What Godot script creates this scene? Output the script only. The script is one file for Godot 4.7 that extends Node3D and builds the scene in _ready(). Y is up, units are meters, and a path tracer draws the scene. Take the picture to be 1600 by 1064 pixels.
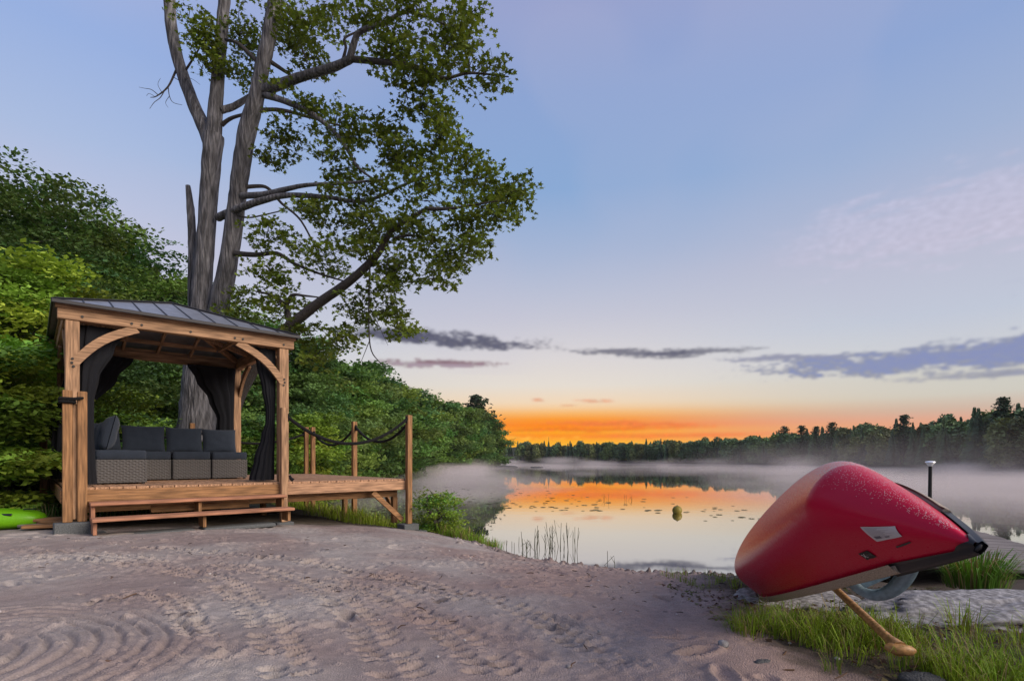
extends Node3D

# ---------- shared state ----------
const PALE := Color(0.98, 0.94, 0.93)
var M := {}
var taken := {}
var rng := RandomNumberGenerator.new()

func numbered(called: String) -> String:
	var n: int = taken.get(called, 0)
	taken[called] = n + 1
	return called if n == 0 else "%s_%03d" % [called, n]

func tag(o: Node, label: String, category: String, group := "") -> Node:
	o.set_meta("label", label)
	o.set_meta("category", category)
	if group != "":
		o.set_meta("group", group)
	return o

func thing(called: String, label: String, category: String, at := Vector3.ZERO, turn := 0.0, group := "") -> Node3D:
	var o := Node3D.new()
	o.name = numbered(called)
	add_child(o)
	o.position = at
	o.rotation.y = turn
	tag(o, label, category, group)
	return o

func obj(called: String, mesh: Mesh, mat: Material, parent: Node = null) -> MeshInstance3D:
	var o := MeshInstance3D.new()
	o.mesh = mesh
	o.material_override = mat
	if parent == null:
		o.name = numbered(called)
		add_child(o)
	else:
		o.name = called
		parent.add_child(o, true)
	return o

func structure(o: Node) -> Node:
	o.set_meta("kind", "structure")
	return o

func stuff(o: Node) -> Node:
	o.set_meta("kind", "stuff")
	return o

# ---------- shape helpers ----------
func begin() -> SurfaceTool:
	var st := SurfaceTool.new()
	st.begin(Mesh.PRIMITIVE_TRIANGLES)
	return st

func done(st: SurfaceTool) -> ArrayMesh:
	st.generate_normals()
	return st.commit()

func tri(st: SurfaceTool, a: Vector3, b: Vector3, c: Vector3) -> void:
	st.add_vertex(a)
	st.add_vertex(b)
	st.add_vertex(c)

func quad(st: SurfaceTool, a: Vector3, b: Vector3, c: Vector3, d: Vector3) -> void:
	tri(st, a, b, c)
	tri(st, a, c, d)

# a box with chamfered edges, placed by xf
func box(st: SurfaceTool, xf: Transform3D, size: Vector3, bevel := 0.005) -> void:
	st.set_smooth_group(0xFFFFFFFF)
	var h := size * 0.5
	var b: float = minf(bevel, minf(h.x, minf(h.y, h.z)) * 0.45)
	for axis in 3:
		var u := (axis + 1) % 3
		var v := (axis + 2) % 3
		for s in [-1.0, 1.0]:
			var p: Array[Vector3] = []
			for k in 4:
				var q := Vector3.ZERO
				q[axis] = s * h[axis]
				q[u] = (h[u] - b) * (1.0 if k == 1 or k == 2 else -1.0)
				q[v] = (h[v] - b) * (1.0 if k >= 2 else -1.0)
				p.append(xf * q)
			if s > 0:
				quad(st, p[0], p[3], p[2], p[1])
			else:
				quad(st, p[0], p[1], p[2], p[3])
	for axis in 3:
		var u := (axis + 1) % 3
		var v := (axis + 2) % 3
		for su in [-1.0, 1.0]:
			for sv in [-1.0, 1.0]:
				var p: Array[Vector3] = []
				for k in 4:
					var q := Vector3.ZERO
					q[axis] = (h[axis] - b) * (1.0 if k == 1 or k == 2 else -1.0)
					q[u] = su * (h[u] - (0.0 if k < 2 else b))
					q[v] = sv * (h[v] - (b if k < 2 else 0.0))
					p.append(xf * q)
				if su * sv > 0:
					quad(st, p[0], p[1], p[2], p[3])
				else:
					quad(st, p[0], p[3], p[2], p[1])
	for sx in [-1.0, 1.0]:
		for sy in [-1.0, 1.0]:
			for sz in [-1.0, 1.0]:
				var s := Vector3(sx, sy, sz)
				var a := xf * (s * Vector3(h.x, h.y - b, h.z - b))
				var c := xf * (s * Vector3(h.x - b, h.y, h.z - b))
				var d := xf * (s * Vector3(h.x - b, h.y - b, h.z))
				if sx * sy * sz > 0:
					tri(st, a, d, c)
				else:
					tri(st, a, c, d)

func boxm(c: Vector3, size: Vector3, bevel := 0.005) -> ArrayMesh:
	var st := begin()
	box(st, Transform3D(Basis.IDENTITY, c), size, bevel)
	return done(st)

# a beam of rectangular section from a to b (height up, width across)
func beam_xf(a: Vector3, b: Vector3, up := Vector3.UP) -> Transform3D:
	var x := (b - a).normalized()
	var z := x.cross(up).normalized()
	var y := z.cross(x).normalized()
	return Transform3D(Basis(x, y, z), (a + b) * 0.5)

func tube(st: SurfaceTool, pts: Array, radii: Array, sides := 8, capped := true, wobble := 0.0) -> void:
	st.set_smooth_group(1)
	var n := pts.size()
	var rings := []
	var side := Vector3.ZERO
	for i in n:
		var t: Vector3 = (pts[mini(i + 1, n - 1)] - pts[maxi(i - 1, 0)]).normalized()
		if i == 0:
			side = t.cross(Vector3.UP if absf(t.y) < 0.9 else Vector3.RIGHT).normalized()
		side = (side - t * side.dot(t)).normalized()
		var other := t.cross(side)
		var ring := []
		for k in sides:
			var a := TAU * k / sides
			var r: float = radii[mini(i, radii.size() - 1)]
			if wobble > 0.0:
				r *= 1.0 + rng.randf_range(-wobble, wobble)
			ring.append(pts[i] + (side * cos(a) + other * sin(a)) * r)
		rings.append(ring)
	for i in n - 1:
		for k in sides:
			var k2 := (k + 1) % sides
			quad(st, rings[i][k], rings[i + 1][k], rings[i + 1][k2], rings[i][k2])
	if capped:
		st.set_smooth_group(2)
		for e in [0, n - 1]:
			for k in range(1, sides - 1):
				if e == 0:
					tri(st, rings[e][0], rings[e][k], rings[e][k + 1])
				else:
					tri(st, rings[e][0], rings[e][k + 1], rings[e][k])

func curve(pts: Array, step := 6) -> Array:   # smooth polyline through points
	var out := []
	var n := pts.size()
	for i in n - 1:
		var p0 = pts[maxi(i - 1, 0)]
		var p3 = pts[mini(i + 2, n - 1)]
		for k in step:
			out.append(pts[i].cubic_interpolate(pts[i + 1], p0, p3, float(k) / step))
	out.append(pts[n - 1])
	return out

func ramp(a: float, b: float, n: int) -> Array:
	var out := []
	for i in n:
		out.append(lerpf(a, b, float(i) / maxi(n - 1, 1)))
	return out

# grid of points -> smooth surface
func sheet(st: SurfaceTool, g: Array, flip := false) -> void:
	st.set_smooth_group(1)
	for i in g.size() - 1:
		for k in g[i].size() - 1:
			if flip:
				quad(st, g[i][k], g[i + 1][k], g[i + 1][k + 1], g[i][k + 1])
			else:
				quad(st, g[i][k], g[i][k + 1], g[i + 1][k + 1], g[i + 1][k])

# ---------- materials ----------
func noise_tex(freq: float, lo: float, hi: float, octaves := 4, kind := FastNoiseLite.TYPE_SIMPLEX_SMOOTH, sd := 1, size := 512) -> NoiseTexture2D:
	var n := FastNoiseLite.new()
	n.noise_type = kind
	n.frequency = freq
	n.fractal_octaves = octaves
	n.seed = sd
	var t := NoiseTexture2D.new()
	t.width = size
	t.height = size
	t.seamless = true
	t.noise = n
	var g := Gradient.new()
	g.set_color(0, Color(lo, lo, lo))
	g.set_color(1, Color(hi, hi, hi))
	t.color_ramp = g
	return t

func mat(called: String, base: Color, rough := 0.8, spec := 0.4) -> StandardMaterial3D:   # base is linear
	var m := StandardMaterial3D.new()
	m.resource_name = called
	m.albedo_color = base.linear_to_srgb()
	m.roughness = rough
	m.metallic_specular = spec
	M[called] = m
	return m

func grained(called: String, base: Color, scale: Vector3, tex: Texture2D, bump: Texture2D, depth: float, rough := 0.8) -> StandardMaterial3D:
	var m := mat(called, base, rough)
	m.albedo_texture = tex
	m.uv1_triplanar = true
	m.uv1_scale = scale
	if bump:
		m.heightmap_enabled = true
		m.heightmap_texture = bump
		m.heightmap_scale = depth
	return m

func make_materials() -> void:
	var grain := noise_tex(0.012, 0.55, 1.0, 5, FastNoiseLite.TYPE_SIMPLEX_SMOOTH, 3)
	var grain_bump := noise_tex(0.02, 0.0, 1.0, 5, FastNoiseLite.TYPE_SIMPLEX_SMOOTH, 4)
	var speck := noise_tex(0.06, 0.55, 1.0, 4, FastNoiseLite.TYPE_SIMPLEX_SMOOTH, 5)
	var speck_bump := noise_tex(0.05, 0.0, 1.0, 5, FastNoiseLite.TYPE_SIMPLEX_SMOOTH, 6)
	var cells := noise_tex(0.03, 0.35, 1.0, 3, FastNoiseLite.TYPE_CELLULAR, 7)
	var ax := {"x": Vector3(0.35, 4.5, 4.5), "y": Vector3(4.5, 0.35, 4.5), "z": Vector3(4.5, 4.5, 0.35)}
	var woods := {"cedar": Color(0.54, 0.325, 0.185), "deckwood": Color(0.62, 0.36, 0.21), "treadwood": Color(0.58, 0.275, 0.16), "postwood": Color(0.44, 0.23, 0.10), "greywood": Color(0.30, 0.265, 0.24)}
	for w in woods:
		for a in ax:
			grained(w + "_" + a, woods[w], ax[a], grain, grain_bump, 0.25, 0.75)
	grained("bark", Color(0.35, 0.345, 0.36), Vector3(1.9, 0.2, 1.9), noise_tex(0.014, 0.28, 1.0, 6, FastNoiseLite.TYPE_SIMPLEX_SMOOTH, 8), noise_tex(0.022, 0.0, 1.0, 5, FastNoiseLite.TYPE_SIMPLEX_SMOOTH, 9), 6.0, 0.9)
	grained("bark_dark", Color(0.13, 0.115, 0.105), Vector3(1.6, 0.5, 1.6), speck, speck_bump, 3.0, 0.9)
	grained("concrete", Color(0.17, 0.185, 0.19), Vector3(2, 2, 2), speck, speck_bump, 0.3, 0.9)
	grained("granite", Color(0.46, 0.455, 0.465), Vector3(3.6, 3.6, 3.6), noise_tex(0.010, 0.42, 1.0, 6, FastNoiseLite.TYPE_SIMPLEX_SMOOTH, 12), speck_bump, 0.3, 0.85)
	grained("dark_stone", Color(0.10, 0.105, 0.11), Vector3(3, 3, 3), speck, speck_bump, 0.6, 0.7)
	grained("roof_metal", Color(0.27, 0.29, 0.33), Vector3(1, 1, 1), noise_tex(0.01, 0.8, 1.0, 3, FastNoiseLite.TYPE_SIMPLEX_SMOOTH, 14), null, 0.0, 0.42)
	M.roof_metal.metallic = 0.45
	mat("roof_edge", Color(0.022, 0.023, 0.028), 0.5)
	mat("bolt", Color(0.015, 0.014, 0.014), 0.5)
	grained("netting", Color(0.012, 0.014, 0.02), Vector3(12, 12, 12), speck, null, 0.0, 0.95)
	grained("cushion_fabric", Color(0.040, 0.056, 0.085), Vector3(9, 9, 9), noise_tex(0.09, 0.5, 1.0, 3, FastNoiseLite.TYPE_SIMPLEX_SMOOTH, 15), noise_tex(0.12, 0.0, 1.0, 2, FastNoiseLite.TYPE_SIMPLEX_SMOOTH, 16), 0.25, 0.95)
	M.cushion_fabric.rim_enabled = true
	M.cushion_fabric.rim = 0.5
	grained("wicker", Color(0.17, 0.162, 0.158), Vector3(3, 3, 3), speck, null, 0.0, 0.7)
	mat("wicker_core", Color(0.13, 0.124, 0.12), 0.9)
	grained("rope", Color(0.012, 0.012, 0.013), Vector3(10, 10, 10), speck, speck_bump, 0.8, 0.9)
	grained("canoe_red", Color(0.60, 0.005, 0.045), Vector3(6, 6, 6), noise_tex(0.15, 0.72, 1.0, 3, FastNoiseLite.TYPE_SIMPLEX_SMOOTH, 17), noise_tex(0.11, 0.0, 1.0, 3, FastNoiseLite.TYPE_CELLULAR, 18), 0.06, 0.30)
	M.canoe_red.roughness_texture = noise_tex(0.02, 0.35, 1.0, 5, FastNoiseLite.TYPE_SIMPLEX_SMOOTH, 61)
	M.canoe_red.roughness = 0.55
	mat("sheen_dew", Color(0.45, 0.44, 0.47), 0.08, 0.6)  # pale colour stands in for the hull's wet sheen
	M.canoe_red.metallic_specular = 0.2
	M.canoe_red.clearcoat_enabled = true
	M.canoe_red.clearcoat = 0.2
	M.canoe_red.clearcoat_roughness = 0.22
	grained("gunwale_trim", Color(0.48, 0.40, 0.31), Vector3(5, 5, 5), speck, speck_bump, 0.1, 0.55)
	mat("black_plastic", Color(0.012, 0.013, 0.016), 0.38)
	grained("blue_plastic", Color(0.20, 0.30, 0.37), Vector3(4, 4, 4), noise_tex(0.02, 0.75, 1.0, 3, FastNoiseLite.TYPE_SIMPLEX_SMOOTH, 19), null, 0.0, 0.5)
	grained("paddle_wood", Color(0.62, 0.34, 0.13), Vector3(4, 4, 4), noise_tex(0.02, 0.5, 1.0, 4, FastNoiseLite.TYPE_SIMPLEX_SMOOTH, 20), null, 0.0, 0.45)
	grained("kayak_green", Color(0.19, 0.52, 0.008), Vector3(3, 3, 3), noise_tex(0.03, 0.8, 1.0, 3, FastNoiseLite.TYPE_SIMPLEX_SMOOTH, 21), null, 0.0, 0.4)
	grained("buoy_paint", Color(0.34, 0.26, 0.03), Vector3(4, 4, 4), speck, null, 0.0, 0.5)
	mat("canoe_inside", Color(0.16, 0.15, 0.15), 0.8)
	mat("pole_paint", Color(0.012, 0.012, 0.012), 0.6)
	var glass := mat("lamp_glass", Color(0.85, 0.88, 0.9), 0.15)
	glass.metallic = 0.3
	for k in {"leaf": 0.5, "needle": 0.2, "blade": 0.45}:
		var m := mat(k, Color(1, 1, 1), 0.6, 0.3)
		m.vertex_color_use_as_albedo = true
		m.backlight_enabled = true
		var q: float = {"leaf": 0.55, "needle": 0.2, "blade": 0.5}[k]
		m.backlight = Color(q, q, q * 0.5).linear_to_srgb()
	var sand := mat("sand", Color(1, 1, 1), 0.92, 0.3)
	sand.vertex_color_use_as_albedo = true
	sand.albedo_texture = noise_tex(0.09, 0.74, 1.0, 5, FastNoiseLite.TYPE_SIMPLEX_SMOOTH, 23)
	sand.uv1_triplanar = true
	sand.uv1_world_triplanar = true
	sand.uv1_scale = Vector3(1.7, 1.7, 1.7)
	sand.heightmap_enabled = true
	sand.heightmap_texture = noise_tex(0.12, 0.0, 1.0, 4, FastNoiseLite.TYPE_SIMPLEX_SMOOTH, 24)
	sand.heightmap_scale = 0.7
	var water := mat("lake_water", Color(0.60, 0.585, 0.56), 0.02, 0.7)
	water.metallic = 1.0
	water.uv1_triplanar = true
	water.uv1_world_triplanar = true
	water.uv1_scale = Vector3(0.18, 0.18, 0.18)
	water.normal_enabled = true
	var wn := noise_tex(0.012, 0.0, 1.0, 2, FastNoiseLite.TYPE_SIMPLEX_SMOOTH, 25)
	wn.color_ramp = null
	wn.as_normal_map = true
	wn.bump_strength = 1.5
	water.normal_texture = wn
	water.normal_scale = 0.03

# ---------- the sky: air and clouds ----------
func sky_color(el: float, az: float, stops: Array, side: Array) -> Vector3:
	var c := Vector3.ZERO
	var d := Vector3.ZERO
	for pair in [[stops, 0], [side, 1]]:
		var s: Array = pair[0]
		var v: Vector3 = s[s.size() - 1][1]
		if el <= s[0][0]:
			v = s[0][1]
		else:
			for i in s.size() - 1:
				if el < s[i + 1][0]:
					var f: float = (el - s[i][0]) / (s[i + 1][0] - s[i][0])
					v = s[i][1].lerp(s[i + 1][1], f)
					break
		if pair[1] == 0:
			c = v
		else:
			d = v
	var w := exp(-pow(absf(az - 4.0) / 23.0, 2.2))
	return d.lerp(c, w) * (1.0 + 0.13 * smoothstep(10.0, 40.0, -az) * smoothstep(110.0, 60.0, -az))

func lin(r: int, g: int, b: int) -> Vector3:
	var c := Color8(r, g, b).srgb_to_linear()
	return Vector3(c.r, c.g, c.b)

func make_sky() -> Sky:
	var w := 2048
	var h := 1024
	var mid := [[0.0, lin(255, 190, 55)], [1.9, lin(255, 178, 30)], [2.5, lin(255, 140, 4)], [2.9, lin(255, 168, 20)], [3.6, lin(255, 136, 14)], [4.3, lin(252, 156, 48)], [4.9, lin(250, 184, 104)], [5.5, lin(246, 206, 158)], [6.0, lin(243, 216, 184)], [7.8, lin(230, 221, 210)], [10.6, lin(219, 214, 215)], [14.7, lin(198, 199, 214)], [20.7, lin(168, 183, 213)], [26.6, lin(139, 170, 213)], [34.0, lin(141, 165, 211)], [40.0, lin(152, 163, 206)], [90.0, lin(146, 159, 204)]]
	var far := [[0.0, lin(240, 160, 124)], [2.0, lin(238, 158, 120)], [3.2, lin(226, 168, 142)], [4.2, lin(206, 184, 168)], [5.4, lin(206, 203, 193)], [7.0, lin(206, 205, 198)], [9.0, lin(205, 208, 213)], [12.0, lin(192, 201, 217)], [18.0, lin(187, 189, 210)], [25.0, lin(162, 179, 212)], [32.0, lin(144, 167, 212)], [40.0, lin(151, 164, 207)], [90.0, lin(146, 159, 204)]]
	var n := FastNoiseLite.new()
	n.frequency = 1.0
	n.fractal_octaves = 5
	n.seed = 41
	var veil := FastNoiseLite.new()
	veil.frequency = 1.0
	veil.fractal_octaves = 2
	veil.seed = 12
	var px := PackedFloat32Array()
	px.resize(w * h * 3)
	# clouds: centre azimuth, elevation, half width, half height, tilt (elevation per azimuth), tint, strength
	var grey := lin(84, 85, 106)
	var clouds := [
		[-6.2, 12.35, 10.5, 0.62, -0.055, grey, 0.95], [-12.0, 12.7, 5.0, 0.65, 0.0, grey, 0.95], [-8.0, 9.95, 7.0, 0.32, 0.0, lin(128, 96, 108), 0.9],
		[12.5, 11.0, 7.0, 0.30, -0.045, grey, 0.8], [18.0, 10.6, 7.0, 0.32, 0.0, grey, 0.75],
		[37.0, 8.3, 13.0, 0.88, -0.02, lin(88, 100, 144), 0.95], [46.0, 8.7, 13.0, 0.8, 0.03, lin(92, 103, 148), 0.93], [44.0, 6.8, 9.0, 0.34, 0.0, lin(118, 124, 156), 0.7], [27.0, 9.5, 6.0, 0.27, -0.05, lin(110, 114, 148), 0.7],
		[9.0, 6.15, 2.2, 0.14, 0.0, lin(226, 150, 112), 0.7], [2.8, 6.3, 0.9, 0.12, 0.0, lin(226, 150, 112), 0.7], [6.0, 5.75, 0.9, 0.10, 0.0, lin(224, 150, 112), 0.5],
		[3.5, 3.1, 16.0, 0.20, 0.01, lin(238, 112, 28), 0.7], [12.0, 3.7, 9.0, 0.22, -0.02, lin(236, 118, 62), 0.65], [16.0, 2.4, 9.0, 0.18, 0.0, lin(246, 118, 52), 0.55], [-1.0, 2.3, 9.0, 0.1, 0.0, lin(255, 196, 72), 0.7],
		[40.0, 19.0, 14.0, 2.6, 0.0, lin(208, 200, 222), 0.35], [62.0, 13.0, 16.0, 1.2, 0.0, lin(140, 142, 172), 0.6], [-40.0, 11.0, 16.0, 0.9, 0.0, lin(140, 138, 164), 0.7], [120.0, 12.0, 30.0, 1.3, 0.0, lin(158, 160, 190), 0.5], [-110.0, 14.0, 26.0, 1.4, 0.0, lin(160, 162, 192), 0.5], [180.0, 16.0, 30.0, 1.5, 0.0, lin(165, 168, 198), 0.5]]
	var azs := PackedFloat32Array()
	for i in w:
		var a := 360.0 * (i + 0.5) / w
		azs.append(a - 360.0 if a > 180.0 else a)
	var low := Vector3(0.12, 0.11, 0.10)
	for j in h:
		var el := 90.0 - 180.0 * (j + 0.5) / h
		var at := j * w * 3
		if el < 0.0:
			for i in w * 3:
				px[at + i] = low[i % 3]
			continue
		var row := []
		for c in clouds:
			if absf(el - c[1]) < c[3] * 3.5 + absf(c[4]) * c[2] + 0.5:
				row.append(c)
		var wash := el > 9.0
		for i in w:
			var az := azs[i]
			var v := sky_color(el, az, mid, far)
			if wash:   # very faint high veil
				var f := veil.get_noise_3d(cos(deg_to_rad(az)) * 2.2, el * 0.06, sin(deg_to_rad(az)) * 2.2)
				v = v.lerp(Vector3(0.54, 0.52, 0.66), clampf(f * 0.35, 0.0, 0.10))
			for c in row:
				var dx: float = az - c[0]
				if dx > 180.0:
					dx -= 360.0
				if dx < -180.0:
					dx += 360.0
				if absf(dx) > c[2] * 1.4:
					continue
				var q := n.get_noise_2d(az * 0.20 + c[1] * 7.0, el * 0.95)
				var q2 := n.get_noise_2d(az * 0.9 + 50.0, el * 3.4 + c[1])
				var dy: float = el - c[1] - c[4] * dx + q * c[3] * 1.1
				var e: float = pow(absf(dx) / c[2], 2.0) + pow(absf(dy) / (c[3] if dy < 0.0 else c[3] * 1.25), 2.0) - q2 * (0.75 if c[6] > 0.4 else 0.12)
				var s: float = c[6] * (1.0 - smoothstep(0.15, 1.35, e))
				if s > 0.0:
					var tint: Vector3 = c[5]
					v = v.lerp(tint * (1.0 + 0.35 * q2), s)
			px[at + i * 3] = v.x
			px[at + i * 3 + 1] = v.y
			px[at + i * 3 + 2] = v.z
	var im := Image.create_from_data(w, h, false, Image.FORMAT_RGBF, px.to_byte_array())
	var m := PanoramaSkyMaterial.new()
	m.panorama = ImageTexture.create_from_image(im)
	var s := Sky.new()
	s.sky_material = m
	return s

func _ready() -> void:
	rng.seed = 20240
	# camera: level, lens shifted upwards, 840 px of focal length on a picture 1600 x 1064
	var cam := Camera3D.new()
	cam.name = "camera"
	cam.projection = Camera3D.PROJECTION_FRUSTUM
	cam.near = 0.05
	cam.far = 4000.0
	cam.size = 0.05 * 1064.0 / 840.0
	cam.frustum_offset = Vector2(0.0, 0.05 * 186.0 / 840.0)
	cam.position = Vector3(0, 1.45, 0)
	add_child(cam)
	# sky, an added soft fill lamp, exposure
	var env := Environment.new()
	env.background_mode = Environment.BG_SKY
	env.sky = make_sky()
	env.background_energy_multiplier = 1.0
	env.tonemap_mode = Environment.TONE_MAPPER_LINEAR
	env.tonemap_exposure = 1.0
	env.sdfgi_enabled = true
	env.ssao_enabled = true
	env.ssil_enabled = true
	env.fog_enabled = true
	env.fog_density = 0.00015
	env.fog_light_color = Color(0.80, 0.80, 0.86)
	env.volumetric_fog_enabled = true
	env.volumetric_fog_density = 0.0
	var world := WorldEnvironment.new()
	world.name = "world"
	world.environment = env
	add_child(world)
	var fill_lamp := DirectionalLight3D.new()
	fill_lamp.name = "added_fill_light"  # added fill from behind right; the sunrise itself lies ahead
	fill_lamp.light_color = Color(1.0, 0.93, 0.86)
	fill_lamp.light_energy = 1.35
	fill_lamp.light_angular_distance = 40.0
	fill_lamp.shadow_enabled = true
	fill_lamp.rotation_degrees = Vector3(-29, 62, 0)
	add_child(fill_lamp)
	make_materials()
	make_ground()
	make_lake()
	make_rocks()
	make_far_trees()
	make_left_trees()
	make_maple()
	make_deck()
	make_gazebo()
	make_sofa()
	make_ropes()
	make_canoe()
	make_small_things()
	make_plants()
	make_mist()

# ---------- ground ----------
# the lake's outline, x and distance in front of the camera
var shore := PackedVector2Array([Vector2(-5, 112), Vector2(-9, 100), Vector2(-13, 80), Vector2(-13.5, 55), Vector2(-11, 34), Vector2(-8.6, 22), Vector2(-6.4, 16.5), Vector2(-4.6, 13.9), Vector2(-3.2, 11.9), Vector2(-2.0, 10.7), Vector2(-1.21, 10.1), Vector2(-0.65, 9.35), Vector2(-0.21, 8.7), Vector2(0.45, 7.5), Vector2(1.16, 6.95), Vector2(2.04, 6.58), Vector2(2.69, 6.44), Vector2(3.8, 6.5), Vector2(5.0, 7.1), Vector2(7.0, 8.2), Vector2(10.5, 9.5), Vector2(16, 11), Vector2(28, 17), Vector2(45, 32), Vector2(56, 48), Vector2(60, 62), Vector2(63, 100), Vector2(60, 160), Vector2(40, 190), Vector2(10, 205), Vector2(-20, 215), Vector2(-70, 225), Vector2(-75, 150), Vector2(-40, 130), Vector2(-14, 122)])

func to_shore(p: Vector2) -> float:   # metres to the water's edge, positive on land
	var best := 1e9
	var inside := false
	var n := shore.size()
	var j := n - 1
	for i in n:
		var a := shore[j]
		var b := shore[i]
		var ab := b - a
		var t := clampf((p - a).dot(ab) / ab.length_squared(), 0.0, 1.0)
		best = minf(best, p.distance_squared_to(a + ab * t))
		if (a.y > p.y) != (b.y > p.y) and p.x < (b.x - a.x) * (p.y - a.y) / (b.y - a.y) + a.x:
			inside = not inside
		j = i
	return -sqrt(best) if inside else sqrt(best)

var near_s := PackedFloat32Array()   # to_shore on a 0.25 m grid over the beach
const NS := 0.25
const NX := 52
const NZ := 46

func shore_near(x: float, d: float) -> float:
	var u := clampf((x + 8.0) / NS, 0.0, NX - 1.001)
	var v := clampf((d - 0.5) / NS, 0.0, NZ - 1.001)
	var i := int(u)
	var j := int(v)
	var a := j * NX + i
	return lerpf(lerpf(near_s[a], near_s[a + 1], u - i), lerpf(near_s[a + NX], near_s[a + NX + 1], u - i), v - j)

var g_noise := FastNoiseLite.new()

func land(x: float, d: float, s: float) -> float:
	if s < 0.0:
		return maxf(-1.4, s * 0.16)
	var h := 0.6 * (1.0 - exp(-s / 2.0))
	var away := smoothstep(9.0, 18.0, Vector2(x, d - 4.0).length())
	if away > 0.0:
		h += away * clampf((s - 3.0) * 0.16, 0.0, 7.0) * (1.0 if d > 8.0 else 0.5)
	var bump := exp(-(pow((x - 2.9) / 1.5, 2.0) + pow((d - 3.3) / 0.9, 2.0)))
	return h + 0.03 * bump

func ground_at(x: float, d: float) -> float:
	return land(x, d, to_shore(Vector2(x, d)))

func dent(hh: PackedFloat32Array, c: Vector2, dir: Vector2, along: float, across: float, depth: float, rim: float) -> void:
	var reach := maxf(along, across) * 2.2
	var i0 := maxi(0, int((c.x - reach - GX0) / GS))
	var i1 := mini(GNX - 1, int((c.x + reach - GX0) / GS) + 1)
	var j0 := maxi(0, int((c.y - reach - GD0) / GS))
	var j1 := mini(GND - 1, int((c.y + reach - GD0) / GS) + 1)
	for j in range(j0, j1 + 1):
		for i in range(i0, i1 + 1):
			var q := Vector2(GX0 + i * GS, GD0 + j * GS) - c
			var e := pow(q.dot(dir) / along, 2.0) + pow(q.cross(dir) / across, 2.0)
			if e < 5.0:
				hh[j * GNX + i] += -depth * exp(-e * e) + rim * exp(-pow(e - 1.9, 2.0) * 1.6)

const GX0 := -7.2
const GD0 := 1.7
const GS := 0.0145
const GNX := 732
const GND := 620

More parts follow.
